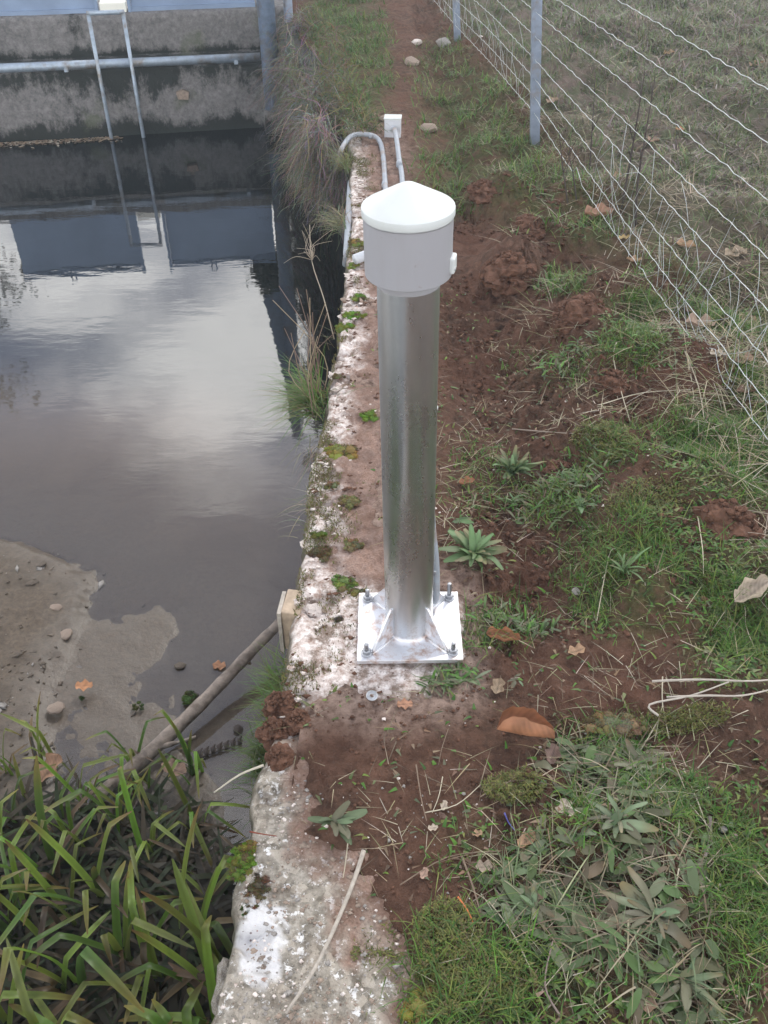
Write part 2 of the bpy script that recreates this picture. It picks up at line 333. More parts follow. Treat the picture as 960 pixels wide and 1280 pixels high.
def gz(x, y):
    x = np.asarray(x, float); y = np.asarray(y, float)
    px, py = proj(x, y, 0 * x)
    s = np.maximum(sdist(px, py, ZA), sdist(px, py, ZB)) + (fbm(x, y, 12, 5, 31, .6) - .5) * 130
    bare = sst(-34, 30, s)                                  # 1 = concrete showing
    z = 0.013 + 0.024 * (fbm(x, y, 7, 4, 2) - .5) + .012 * (fbm(x, y, 40, 3, 9) - .5)
    z = z * (1 - bare) - 0.022 * bare + .010 * (fbm(x, y, 70, 3, 15) - .5)
    on_wall = sst(.245, .19, x)
    r = x - .22
    h = -.040 * np.exp(-((r - .16) / .11) ** 2) * sst(1.3, 1.7, y)             # trench along the wall
    m = fbm(x, y, 2.6, 4, 11) - .45
    h = h + sst(.1, .5, r) * (.02 + .20 * m * sst(1.25, 1.9, y) * sst(9, 5, y) + .05 * m)
    h = h + .100 * (fbm(x, y, 9, 5, 21, .55) - .5) * sst(0, .2, r) + .050 * (np.abs(fbm(x, y, 26, 4, 41, .6) - .5)) * 1.6 * (.3 + sst(.4, .6, fbm(x, y, 3.1, 2, 46))) - .008
    for cx, cy, rad, hh in MOUNDS:
        d = ((x - cx) ** 2 + (y - cy) ** 2) / (rad * rad); h = h + hh * np.exp(-d * 1.2) * (0.75 + .5 * fbm(x, y, 16, 3, 51))
    h = h + .22 * (fbm(x, y, 1.7, 4, 57) - .5) * sst(0, .5, x - (1.48 - .1326 * y)) * sst(1.8, 2.6, y)
    h = h + .014 * np.maximum(x - 2, 0) + .35 * sst(7.5, 12, y) * sst(.2, -1.2, x) * 0
    return z * on_wall + (h + .005) * (1 - on_wall)
MOUNDS = []
for px, py, rad, hh in [(636, 335, .17, .12), (725, 392, .17, .09), (700, 290, .2, .06), (760, 470, .15, .05), (905, 640, .14, .10), (620, 255, .16, .05), (820, 460, .2, .05),
                        (905, 905, .15, .03), (700, 620, .14, .035), (600, 250, .12, .04), (930, 960, .12, -.05), (690, 740, .12, -.03), (560, 400, .12, -.03), (790, 900, .12, -.02), (775, 515, .09, -.05), (640, 395, .12, -.03)]:
    p = at(px, py); MOUNDS.append((p.x, p.y, rad, hh))
# where grass grows (given as spots on the photograph's ground): cx, cy, rx, ry, density
GRASS = [(860, 720, 120, 60, 1.0), (930, 800, 70, 50, 1.0), (800, 770, 70, 30, .6), (900, 570, 70, 60, .9), (950, 500, 40, 60, .9), (760, 690, 60, 35, .4), (700, 625, 50, 35, .35),
         (600, 600, 50, 40, .12), (790, 430, 40, 30, .55), (700, 350, 34, 18, .6), (690, 245, 80, 35, .9), (620, 200, 80, 60, .9), (590, 130, 60, 50, .8), (560, 90, 40, 40, .5), (790, 385, 40, 20, .9),
         (870, 290, 110, 50, .9), (640, 1240, 130, 60, 1.0), (800, 1000, 90, 40, .7), (760, 930, 60, 30, .45), (930, 1150, 60, 140, .75), (850, 1240, 120, 60, .6), (560, 1200, 50, 50, .5),
         (600, 1060, 60, 40, .25), (450, 110, 35, 45, .9), (440, 60, 40, 40, .9), (430, 20, 40, 40, .9), (465, 160, 14, 10, .3), (560, 250, 25, 20, .8), (840, 640, 60, 30, .7), (740, 290, 45, 25, .9),
         (720, 1100, 90, 60, .3), (620, 780, 50, 30, .25), (540, 850, 40, 18, .25), (700, 460, 60, 30, .2), (765, 560, 50, 24, .35)]
def grass_d(x, y, z):
    px, py = proj(x, y, z); d = np.zeros(np.shape(x))
    for cx, cy, rx, ry, a in GRASS:
        d = np.maximum(d, a * np.clip(1.5 - np.hypot((px - cx) / rx, (py - cy) / ry), 0, 1))
    fenceside = x - (1.48 - .1326 * y)
    return np.maximum(d, .95 * sst(-.05, .3, fenceside) * sst(1.9, 2.4, y))
# ------------------------------------------------------------------ ground sheet
ss = np.concatenate([np.arange(0, 1.75, .0085), 1.75 + np.cumsum(.012 * 1.085 ** np.arange(1, 72))])
ys = np.concatenate([[-14, -9, -6, -4, -3, -2.2, -1.6, -1.2, -.8, -.5, -.3, -.15, 0, .08], np.arange(.15, 3.3, .0095), np.arange(3.3, 8.5, .028), 8.5 + np.cumsum(.05 * 1.1 ** np.arange(1, 50))])
Yg, Sg = np.meshgrid(ys, ss, indexing='ij'); Xg = Sg + (np.interp(Yg, EY, EX) + .07)
Zg = gz(Xg, Yg)
gd = grass_d(Xg, Yg, Zg)
pxg, pyg = proj(Xg, Yg, Zg)
dust = np.clip(sst(-70, 0, np.maximum(sdist(pxg, pyg, ZB), -200)), 0, 1) * sst(.30, .2, Xg)
ground = link('ground', np_mesh('ground', np.stack([Xg, Yg, Zg], -1).reshape(-1, 3), gridF(len(ys), len(ss))[:, ::-1], M['soil'],
              attrs={'green': np.clip(gd * 1.1, 0, 1), 'dust': dust, 'far': sst(.0, .4, Xg - (1.48 - .1326 * Yg)) * sst(2.2, 4.5, Yg) + sst(9, 11, Yg)}))
ground['kind'] = 'structure'
# ------------------------------------------------------------------ pond bed and mud bank
def wp(l): return [tuple(at(px, py, WZ)[:2]) for px, py in l]
BANK = wp([(-500, 600), (0, 668), (60, 688), (115, 715), (124, 735), (116, 775), (100, 800), (82, 835), (70, 870), (60, 960), (0, 1150), (-600, 1150)])
FLAT = wp([(-500, 640), (60, 690), (118, 735), (140, 752), (190, 762), (214, 775), (216, 810), (218, 850), (235, 880), (232, 920), (300, 1010), (330, 1080), (300, 1500), (-400, 1500), (-600, 900)])
def bed(x, y):
    nz = (fbm(x, y, 5, 4, 61) - .5); d1 = sdist(x, y, BANK) + nz * .12 + (fbm(x, y, 18, 3, 66) - .5) * .03; d2 = sdist(x, y, FLAT) + nz * .12 + (fbm(x, y, 22, 3, 67) - .5) * .04
    z = -.010 - .70 * sst(.35, 2.9, -d2) - .070 * sst(0, .8, -d2)
    z = z + .0115 * sst(-.07, .06, d2 + nz * .3) + .026 * sst(-.03, .07, d1) + .020 * (fbm(x, y, 20, 5, 71, .6) - .5) * (.4 + sst(-.02, .1, d1)) + .008 * (fbm(x, y, 3, 2, 72) - .5)
    z = z + .030 * (np.abs(fbm(x, y, 7, 4, 77, .6) - .5) - .12) * sst(.0, .15, d1) + .016 * (fbm(x, y, 26, 4, 78, .6) - .5) * sst(.0, .12, d1) + .006 * (fbm(x, y, 30, 3, 79) - .5) * sst(-.02, .05, d2)
    z = z + 1.0 * sst(-6.5, -9, x) + .03 * sst(1.0, .2, y) + 1.0 * sst(-2.5, -4.5, y)
    return z, d1, d2
bx = np.concatenate([[-60, -40, -25, -18], np.arange(-13, -3, .5), np.arange(-3, -.12, .016), [-.1, 0.1]])
by = np.concatenate([[-30, -12, -6, -5, -4.5, -4, -3.5, -3, -2.5, -2, -1.5, -1, -.6, -.3], np.arange(0, 3.2, .016), np.arange(3.2, 8.2, .1), [9.5, 12, 20, 40]])
Yb, Xb = np.meshgrid(by, bx, indexing='ij'); Zb, d1, d2 = bed(Xb, Yb)
bedo = link('mud_bank', np_mesh('mud_bank', np.stack([Xb, Yb, Zb + WZ], -1).reshape(-1, 3), gridF(len(by), len(bx))[:, ::-1], M['mud'], attrs={'wet': 1 - .85 * sst(-.03, .22, d1)}))
bedo['kind'] = 'structure'
# ------------------------------------------------------------------ water
wx = np.concatenate([np.arange(-12, -3, .4), np.arange(-3, -.11, .03)]); wy = np.concatenate([np.arange(-4, .4, .4), np.arange(.4, 3.4, .03), np.arange(3.4, 8.3, .2)])
Yw, Xw = np.meshgrid(wy, wx, indexing='ij'); zb, _, _ = bed(Xw, Yw)
dep = np.maximum(-zb, 0)
water = link('water', np_mesh('water', np.stack([Xw, Yw, 0 * Xw + WZ], -1).reshape(-1, 3), gridF(len(wy), len(wx))[:, ::-1], M['water'], attrs={'murk': 1 - np.exp(-dep / .16), 'deep': sst(.045, .36, dep)}))
water['kind'] = 'structure'
# ------------------------------------------------------------------ old concrete wall
wall = thing('concrete_wall', 'old rough concrete retaining wall with crumbling pale edge running beside the pond', 'wall')
yy = np.concatenate([np.arange(-5, .12, .08), np.arange(.12, 3.2, .0065), np.arange(3.2, 5.55, .03)])
prof = [(0.02, -1.15), (0.01, -.8), (.004, -.4), (0, -.2), (-.004, -.12), (-.004, -.08), (-.002, -.055), (.0, -.036), (.003, -.020), (.009, -.009), (.018, -.002)] + [(.026 + .0066 * k, 0.0) for k in range(70)]
pu = np.array([p[0] for p in prof]); pz = np.array([p[1] for p in prof])
Yq, Uq = np.meshgrid(yy, pu, indexing='ij'); _, Zq = np.meshgrid(yy, pz, indexing='ij')
ed = edge(Yq); Xq = ed + Uq
topm = sst(-.03, 0.0, Zq)
lump = (fbm(Xq, Yq, 22, 4, 81) - .5); big = (fbm(Xq, Yq, 6, 3, 85) - .5)
nearedge = np.exp(-np.maximum(Uq, 0) / .05)
rough = .7 + 1.3 * sst(1.5, 1.75, Yq)
chip = sst(.56, .70, fbm(Xq, Yq, 13, 3, 91)) * nearedge * .045
Zq = Zq + topm * (lump * .020 * rough + big * .016 - chip)
Zq = Zq - .12 * sst(.19, .27, Xq)
Xq = Xq + (1 - topm) * (fbm(Zq, Yq, 14, 4, 95) - .5) * .04 * sst(-1, -.02, Zq) + (1 - topm) * .0
pale = sst(1.28, 1.42, Yq + (fbm(Xq, Yq, 8, 3, 99) - .5) * .25) * sst(6, 4, Yq)
pw, qw = proj(Xq, Yq, Zq)
wdust = sst(-.04, .18, Uq - .03) * sst(1.62, 1.78, Yq) * .95 + .04 + .18 * sst(1.2, 1.5, Yq)
wdust = np.maximum(wdust, .55 * sst(.28, .42, Uq))
sw = np.maximum(sdist(pw, qw, ZA), sdist(pw, qw, ZB)) + (fbm(Xq, Yq, 12, 5, 31, .6) - .5) * 130
wdust = np.maximum(wdust, .9 * sst(75, -15, sw) * sst(.02, .09, Uq) * (Yq < 1.9))
plate_zone = np.exp(-(((Xq - .02) / .22) ** 4 + ((Yq - 1.48) / .2) ** 4)); wdust = wdust * (1 - .75 * plate_zone)
wdust = np.maximum(wdust, .75 * sst(1.12, 1.2, Yq) * sst(1.36, 1.30, Yq))
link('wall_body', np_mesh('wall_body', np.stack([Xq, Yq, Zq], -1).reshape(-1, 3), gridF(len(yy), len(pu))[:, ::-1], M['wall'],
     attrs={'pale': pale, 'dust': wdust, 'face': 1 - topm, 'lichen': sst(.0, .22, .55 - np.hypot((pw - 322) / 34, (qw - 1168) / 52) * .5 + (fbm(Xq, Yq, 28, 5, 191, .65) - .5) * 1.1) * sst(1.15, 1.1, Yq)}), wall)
def rock_mesh(name, m, seed, sub=2, flat=.6, amp=.28, col=None):
    bm = bmesh.new(); bmesh.ops.create_icosphere(bm, subdivisions=sub, radius=1)
    for v in bm.verts:
        p = v.co.copy(); k = 1 + amp * mnoise.noise(p * 1.3 + Vector((seed * 3.7, seed, 1.1))) + amp * .5 * mnoise.noise(p * 3.1 + Vector((seed, 5, seed)))
        v.co = Vector((p.x * k, p.y * k, p.z * k * flat))
        v.co *= 1 + .12 * mnoise.noise(v.co * 6 + Vector((seed, 2, 1)))
    me = bpy.data.meshes.new(name); bm.to_mesh(me); bm.free(); me.materials.append(m)
    if col is not None:
        a = me.attributes.new('tint', 'FLOAT_COLOR', 'POINT'); a.data.foreach_set('color', np.tile(np.array(tuple(col) + (1,), np.float32), len(me.vertices)))
    return me
lime = [rock_mesh('stone', M['lime_stone'], k, 3, .6, .75) for k in range(5)]; brown = [rock_mesh('stone', M['stone'], k + 9, 2) for k in range(3)]
def wz_top(x, y): return 0.004
for k in range(70):                                        # stones cast in the wall's broken edge
    y = random.uniform(1.38, 4.6) if k < 50 else random.uniform(.5, 1.2); e = float(edge(np.array([y]))[0])
    off = abs(random.gauss(0, .05)) if k < 50 else random.uniform(0, .2)
    o = link('stone', random.choice(lime if (k % 4 and k < 50) else brown), wall)
    s = random.uniform(.007, .019) if k < 50 else random.uniform(.005, .012)
    o.location = (e + .008 + off, y, -.004 - .3 * s); o.scale = (s * random.uniform(.8, 1.5), s, s * random.uniform(.6, .9)); o.rotation_euler = (random.uniform(-.3, .3), random.uniform(-.3, .3), random.uniform(0, 6))
p = at(287, 1235, -.06); o = link('stone', rock_mesh('stone', M['wall'], 23, 3, .9, .5), wall); o.location = (p.x - .0, p.y, -.075); o.scale = (.03, .055, .06)
# far wing wall under the brush
wing = thing('wing_wall', 'shade-darkened concrete wing wall under the hanging dry brush by the blue column', 'wall', (0, 0, WZ))
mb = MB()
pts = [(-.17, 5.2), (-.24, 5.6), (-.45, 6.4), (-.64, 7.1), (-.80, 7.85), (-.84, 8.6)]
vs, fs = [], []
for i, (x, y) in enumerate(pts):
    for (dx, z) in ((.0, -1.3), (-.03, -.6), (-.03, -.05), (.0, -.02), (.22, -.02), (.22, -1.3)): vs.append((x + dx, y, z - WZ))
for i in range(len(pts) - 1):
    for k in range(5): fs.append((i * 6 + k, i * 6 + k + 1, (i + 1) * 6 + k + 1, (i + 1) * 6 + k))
mb.add(vs, fs); mb.build('wall_body', M['shaded_concrete'], wing, False)
# ------------------------------------------------------------------ gauge pipe on its base plate
PX, PY = .062, 1.540
gp = thing('gauge_pipe', 'galvanised steel standpipe with grey conical cap bolted on the wall top', 'standpipe', (PX, PY, .008), rot=(0, R(-1.1), 0))
mb = MB(); mb.box((0, 0, .006), (.252, .226, .012)); bevel(mb.build('base_plate', M['plate'], gp, False), .0015)
RP = .0575
mb = MB(); mb.lathe([(RP, .012), (RP, .30), (RP, .60), (RP, .985)], 64); mb.build('pipe', M['galv'], gp)
mb = MB(); pr = []
for k in range(9):
    a = math.pi / 2 * k / 8; pr.append((RP + .014 * (1 - math.sin(a)), .012 + .014 * (1 - math.cos(a))))
vs = []; mb.lathe(pr, 56)
mb.v = [(x * (1 + .012 * math.sin(9 * math.atan2(y, x)) + .01 * math.sin(23 * math.atan2(y, x))), y * (1 + .012 * math.sin(9 * math.atan2(y, x)) + .01 * math.sin(23 * math.atan2(y, x))), z) for x, y, z in mb.v]
mb.build('weld_bead', M['plate'], gp)
for k in range(4):
    a = R(45 + 90 * k); t = .003
    g = MB(); d = Vector((math.cos(a), math.sin(a), 0)); n = Vector((-d.y, d.x, 0))
    r0, r1, hh = RP - .004, RP + .068, .112
    poly = [d * r0 + Vector((0, 0, .012)), d * r1 + Vector((0, 0, .012)), d * r1 + Vector((0, 0, .020)), d * (r0 + .010) + Vector((0, 0, hh)), d * r0 + Vector((0, 0, hh))]
    m = len(poly); g.add([p + n * t for p in poly] + [p - n * t for p in poly], [tuple(range(m)), tuple(range(2 * m - 1, m - 1, -1))] + [(i, i + m, (i + 1) % m + m, (i + 1) % m) for i in range(m)])
    gu = bevel(g.build('gusset', M['plate'], gp, False), .001)
    w = MB()
    for sgn in (-1, 1): w.tube([d * r0 + n * sgn * .004 + Vector((0, 0, .014)), d * (r0 + r1) / 2 + n * sgn * .0045 + Vector((0, 0, .0145)), d * (r1 + .003) + n * sgn * .004 + Vector((0, 0, .014))], [.004, .0042, .003], 6)
    w.build('weld_seam', M['plate'], gu)
for k, (sx_, sy_) in enumerate(((-1, -1), (1, -1), (-1, 1), (1, 1))):
    b = MB(); hh = .052 if k == 3 else .034
    prf = [(.0052, .012)]
    nz_ = int(hh / .002)
    for i in range(nz_): prf += [(.0054, .012 + i * .002), (.0047, .013 + i * .002)]
    prf += [(.0035, .012 + hh)]
    b.lathe(prf, 14, capt=True); bo = b.build('anchor_bolt', M['bolt'], gp, loc=(sx_ * .103, sy_ * .090, 0))
    b = MB(); b.lathe([(.0, .0125), (.0135, .0125), (.0135, .0150), (.006, .0150)], 24); b.build('washer', M['bolt'], bo)
    b = MB(); b.lathe([(.0105, .0152), (.0105, .0245), (.0085, .0262), (.005, .0262)], 6); nn = b.build('nut', M['bolt'], bo, False); nn.rotation_euler = (0, 0, random.uniform(0, 1))
# cap
mb = MB(); mb.lathe([(.0578, .926), (.0598, .926), (.0602, .928), (.0602, .960)], 64); mb.build('collar', M['pvc'], gp, sharp=40)
mb = MB(); mb.lathe([(.058, .947), (.0775, .945), (.0785, .946), (.0785, 1.066)], 72); mb.build('cap_body', M['pvc'], gp, sharp=35)
mb = MB(); mb.lathe([(.0788, 1.054), (.0808, 1.054), (.0812, 1.0555), (.0812, 1.0660), (.0805, 1.0678), (.0785, 1.0692), (.060, 1.0795), (.040, 1.0905), (.022, 1.1005), (.012, 1.1055), (.005, 1.1078), (.0001, 1.1084)], 72); mb.build('cap_lid', M['pvc_white'], gp, sharp=28)
mb = MB(); mb.lathe([(.0787, 1.0515), (.0800, 1.0515), (.0800, 1.0535), (.0787, 1.0535)], 72); mb.build('lid_seam', M['bolt'], gp)
mb = MB(); rt = Matrix.Rotation(R(-12), 3, 'Z'); mb.box(rt @ Vector((.0795, 0, .968)), (.012, .030, .030), rt); cg = bevel(mb.build('cable_gland', M['pvc_white'], gp, False), .004, 3)
for dz in (-.007,):
    b = MB(); b.tube([rt @ Vector((.084, -.006, .968 + dz)), rt @ Vector((.0868, -.006, .968 + dz))], .0035, 10); b.build('screw', M['bolt'], cg)
# ------------------------------------------------------------------ conduits and junction box
def smooth_path(pts, n=6):
    pts = [Vector(p) for p in pts]; outp = []
    for i in range(len(pts) - 1):
        p0, p1, p2, p3 = pts[max(i - 1, 0)], pts[i], pts[i + 1], pts[min(i + 2, len(pts) - 1)]
        for k in range(n):
            t = k / n; outp.append(.5 * ((2 * p1) + (-p0 + p2) * t + (2 * p0 - 5 * p1 + 4 * p2 - p3) * t * t + (-p0 + 3 * p1 - 3 * p2 + p3) * t ** 3))
    outp.append(pts[-1]); return outp
cu = thing('riser_conduit', 'thin grey conduit clipped up the back right side of the steel standpipe', 'conduit')
mb = MB(); mb.tube(smooth_path([(PX + .03, PY + .16, .02), (PX + .060, PY + .075, .03), (PX + .066, PY + .040, .09), (PX + .060, PY + .038, .20), (PX + .044, PY + .052, .36), (PX + .038, PY + .055, .6), (PX + .025, PY + .06, .945)]), .0085, 10); mb.build('tube', M['conduit'], cu)
for z in (.17, .62):
    mb = MB(); c_ = Vector((PX + (.060 if z < .3 else .040), PY + (.039 if z < .3 else .054), z)); mb.tube([c_ + Vector((0, 0, -.006)), c_ + Vector((0, 0, .006))], .0108, 12); mb.build('clip', M['bolt'], cu)
bp_ = on(491, 171)
bxo = thing('junction_box', 'small pale grey junction box on the soil behind the cap', 'junction box', (bp_.x, bp_.y + .02, bp_.z), rot=(0, 0, R(-4)))
mb = MB(); mb.box((0, 0, .045), (.088, .066, .094)); bevel(mb.build('box_body', M['box'], bxo, False), .004)
mb = MB(); mb.box((0, 0, .096), (.094, .072, .010)); bevel(mb.build('lid', M['pvc_white'], bxo, False), .003)
mb = MB(); mb.tube([(.006, -.034, .05), (.006, -.046, .046)], .0155, 14); mb.build('gland', M['box'], bxo)
ca = thing('ground_conduit', 'grey conduit lying on the soil from the junction box towards the standpipe', 'conduit')
b0 = Vector((bp_.x + .006, bp_.y - .02, bp_.z + .05))
pa = [b0, on(495, 182, .05), on(499, 205, .02), on(503, 235, .015), Vector((.085, 3.2, .02)), Vector((.08, 2.5, .015)), Vector((.07, 2.1, .015)), Vector((PX + .03, PY + .16, .02))]
mb = MB(); mb.tube(smooth_path(pa), .0125, 12); mb.build('tube', M['conduit'], ca)
p1, p2 = on(499, 208, .02), on(499, 212, .02)
mb = MB(); mb.tube([p1, p2], .0155, 12); mb.build('coupling', M['conduit'], ca)
cb = thing('looped_conduit', 'grey conduit bending left over the wall edge towards the water beyond the cap', 'conduit')
e1, e2 = at(427, 186, .03), at(426, 200, -.02)
pb = [Vector((.03, 2.6, .015)), on(488, 300, .015), on(482, 240, .015), on(479, 200, .02), on(474, 183, .03), on(462, 177, .035), on(440, 177, .03), e1, at(425, 197, -.03), at(426, 206, -.12), at(427, 212, -.3)]
mb = MB(); mb.tube(smooth_path(pb), .0125, 12); mb.build('tube', M['conduit'], cb)
ep = thing('edge_pipe', 'dull grey pipe running along the wall edge left of the cap', 'pipe')
mb = MB(); mb.tube(smooth_path([at(438, 228, -.10), at(437, 245, -.035), at(435, 285, -.03), at(433, 318, -.03), at(432, 330, -.10)]), .015, 12); mb.build('tube', M['conduit'], ep)
xp = thing('crossing_pipe', 'short pale pipe end crossing the wall top behind the cap', 'pipe')
mb = MB(); mb.tube([at(444, 324, .03), Vector((0.0, 3.66, .03)), Vector((.22, 3.62, .01))], .021, 16); mb.build('tube', M['box'], xp)
for a, b in (((461, 177), (466, 178)), ((481, 232), (481, 238))):
    mb = MB(); mb.tube([on(*a, .03 if a[1] < 200 else .015), on(*b, .033 if a[1] < 200 else .015)], .0155, 12); mb.build('coupling', M['conduit'], cb)
# ------------------------------------------------------------------ dam, gate panels, ladder, column
DT = Vector((.9865, .1636, 0)); DN = Vector((.1636, -.9865, 0)); D0 = Vector((-3.03, 7.43, WZ))
DROT = Matrix.Rotation(math.atan2(DT.y, DT.x), 4, 'Z')
def dthing(name, label, cat, s=0.0, n=0.0, h=0.0, group=None):
    p = D0 + DT * s + DN * n + Vector((0, 0, h)); o = thing(name, label, cat, p, group); o.rotation_euler = (0, 0, math.atan2(DT.y, DT.x)); return o
dam = dthing('dam_wall', 'stained concrete dam wall with a ledge across the far end of the pond', 'dam')
def rgrid(x0, x1, prf, nx, amp, seed):
    xs_ = np.linspace(x0, x1, nx); U, V_ = np.meshgrid(xs_, np.arange(len(prf)), indexing='ij')
    Yv = np.array([p[0] for p in prf])[V_.astype(int)]; Zv = np.array([p[1] for p in prf])[V_.astype(int)]
    nn = (fbm(U, Zv + Yv, 4, 4, seed) - .5) * amp
    return np.stack([U, Yv + nn, Zv + (fbm(U, Yv, 6, 3, seed + 3) - .5) * amp * .5], -1).reshape(-1, 3), gridF(nx, len(prf))
low = [(0, -.5)] + [(0, z) for z in np.linspace(-.1, .47, 14)] + [(.012, .49), (.05, .497), (.2, .50), (.5, .50)]
V_, F_ = rgrid(-5, 2.5, low, 180, .05, 101); link('lower_wall', np_mesh('lower_wall', V_, F_, M['dam']), dam)
up = [(.36, .48)] + [(.36, z) for z in np.linspace(.50, .79, 9)] + [(.38, .80), (.50, .80), (1.0, .80), (1.0, -.5)]
V_, F_ = rgrid(-5, 2.5, up, 180, .03, 111); link('upper_wall', np_mesh('upper_wall', V_, F_, M['dam']), dam)
mb = MB(); mb.add([(1.87, -.03, .26), (1.95, -.03, .255), (1.96, -.03, .31), (1.91, -.03, .33), (1.86, -.03, .31), (1.87, .02, .26), (1.95, .02, .255), (1.96, .02, .31), (1.91, .02, .33), (1.86, .02, .31)], [(0, 1, 2, 3, 4)] + [(i, i + 5, (i + 1) % 5 + 5, (i + 1) % 5) for i in range(5)])
mb.build('mortar_patch', M['stone'], dam, False).location = (-.45, 0, 0)
pr_ = dthing('ledge_pipe', 'long grey steel pipe lying along the ledge of the dam wall', 'pipe')
mb = MB(); mb.tube([(-5, -.02, .545), (-2, -.02, .542), (0, -.02, .543), (2.09, -.02, .54)], .032, 16); mb.build('tube', M['rail'], pr_)
for x in (-3.2, -1.2, .62, 1.9):
    mb = MB(); mb.box((x, -.02, .52), (.03, .075, .03)); mb.build('saddle', M['rail'], pr_, False)
for (s0, s1, lab) in ((-.20, .86, 'blue-grey steel gate panel left of the gap on the dam wall'), (1.14, 2.10, 'blue-grey steel gate panel right of the gap, beside the column')):
    g = dthing('gate_panel', lab, 'gate panel', 0, 0, 0, 'steel panels on the dam')
    mb = MB(); mb.box(((s0 + s1) / 2, .45, 1.075), (s1 - s0, .02, .55)); mb.build('sheet', M['panel'], g, False)
    for z in (.815, 1.335):
        mb = MB(); mb.box(((s0 + s1) / 2, .44, z), (s1 - s0 + .004, .05, .03)); mb.build('edge_rail', M['panel'], g, False)
    mb = MB(); x = (s0 + s1) / 2 - .1; mb.tube([(x - .02, .44, 1.345), (x - .02, .44, 1.42), (x + .02, .44, 1.42), (x + .02, .44, 1.345)], .008, 8); mb.build('lifting_eye', M['panel'], g)
blk = dthing('sill_block', 'cream-white painted block in the gap between the two gate panels', 'block')
mb = MB(); mb.box((1.0, .47, .835), (.20, .14, .07)); bevel(mb.build('block_body', M['cream'], blk, False), .006)
for x in (.875, 1.125):
    pst = dthing('guide_post', 'dark steel guide post at the %s side of the gap between gate panels' % ('left' if x < 1 else 'right'), 'post', group='guide posts of the gap')
    mb = MB(); mb.box((x, .43, 1.07), (.024, .06, .60)); bevel(mb.build('upright', M['panel'], pst, False), .003)
lad = dthing('steel_rail', 'thin galvanised two-legged rail standing in the water against the dam', 'rail')
for x in (.86, 1.11):
    mb = MB(); mb.tube([(x, -.07, -.45), (x, -.07, .3), (x, -.07, .90)], .0145, 12); mb.build('upright', M['rail'], lad)
mb = MB(); mb.tube([(.85, -.07, .90), (1.12, -.07, .90)], .016, 12); mb.build('top_bar', M['rail'], lad)
for x in (.86, 1.11):
    mb = MB(); mb.box((x, -.03, .36), (.02, .08, .02)); mb.build('bracket', M['rail'], lad, False)
colo = dthing('steel_column', 'tall blue-grey steel column standing in the water at the dam end', 'column', 2.16, .085, 0)
mb = MB(); mb.tube([(0, 0, -.5), (0, 0, .5), (0, 0, 1.5), (0, 0, 3.1)], .066, 24); mb.build('tube', M['column'], colo)
mb = MB(); mb.box((0, 0, .02), (.16, .15, .30)); bevel(mb.build('footing', M['dam'], colo, False), .02)
mb = MB(); mb.add([(-.22, -.01, 1.46), (.0, -.01, 1.40), (.0, -.01, 3.05), (-.22, .01, 1.46), (.0, .01, 1.40), (.0, .01, 3.05)], [(0, 1, 2), (3, 5, 4), (0, 3, 4, 1), (1, 4, 5, 2), (2, 5, 3, 0)]); mb.build('brace_plate', M['column'], colo, False)
c2 = dthing('slim_post', 'slimmer pale steel post just right of the blue column', 'post', 2.33, .02, 0)
mb = MB(); mb.tube([(0, 0, -.5), (0, 0, .7), (0, 0, 1.6)], .035, 16); mb.build('tube', M['post'], c2)
uw = MB(); uw.add([(-30, 8.4, WZ + .72), (-1.0, 9.0, WZ + .72), (-1.0, 45, WZ + .72), (-30, 45, WZ + .72)], [(0, 1, 2, 3)])
u = uw.build('upstream_water', M['water'], None, False); u['kind'] = 'structure'
for nm in ('murk', 'deep'): a = u.data.attributes.new(nm, 'FLOAT', 'POINT'); a.data.foreach_set('value', [1.0] * 4)
# ------------------------------------------------------------------ grass and litter masses
def blades(name, P, length, width, tint, lean, mat, curve=.5, seg=3, leafy=False):
    n = len(P); th = rng.uniform(0, 2 * np.pi, n); dx, dy = np.cos(th), np.sin(th)
    nx, ny = -dy, dx; V = np.zeros((n, seg + 1, 2, 3)); z = np.zeros(n)
    ang = lean
    pos = P.copy(); st = length / seg
    for k in range(seg + 1):
        w = width * .5 * math.sin(math.pi * (.08 + .88 * k / seg)) ** .7 if leafy else width * (1 - k / seg) ** .7 * .5 + width * .04
        V[:, k, 0] = pos + np.stack([nx * w, ny * w, z], -1); V[:, k, 1] = pos - np.stack([nx * w, ny * w, z], -1)
        pos = pos + np.stack([dx * np.sin(ang) * st, dy * np.sin(ang) * st, np.cos(ang) * st], -1); ang = np.minimum(ang + curve * rng.uniform(.3, 1, n), 1.75)
    m = (seg + 1) * 2; b0 = (np.arange(n) * m)[:, None]
    F = np.concatenate([b0 + np.array([2 * k, 2 * k + 1, 2 * k + 3, 2 * k + 2]) for k in range(seg)], 1).reshape(-1, 4)
    T = np.repeat(tint, m, 0)
    return link(name, np_mesh(name, V.reshape(-1, 3), F, mat, tint=T))
def pick(cols, n, var=.25):
    c = np.array(cols)[rng.integers(0, len(cols), n)]; return np.clip(c * rng.uniform(1 - var, 1 + var, (n, 1)) * rng.uniform(.93, 1.07, (n, 3)), 0, 1)
G1 = [(.060, .165, .024), (.095, .225, .030), (.135, .21, .040), (.17, .20, .050), (.045, .115, .022), (.09, .14, .04)]
G2 = [(.12, .18, .065), (.17, .19, .08), (.24, .19, .13), (.17, .135, .115), (.10, .16, .055), (.20, .16, .15), (.14, .20, .08)]
DRY = [(.30, .25, .16), (.36, .31, .22), (.22, .17, .11), (.15, .11, .08), (.42, .37, .29), (.20, .20, .10)]
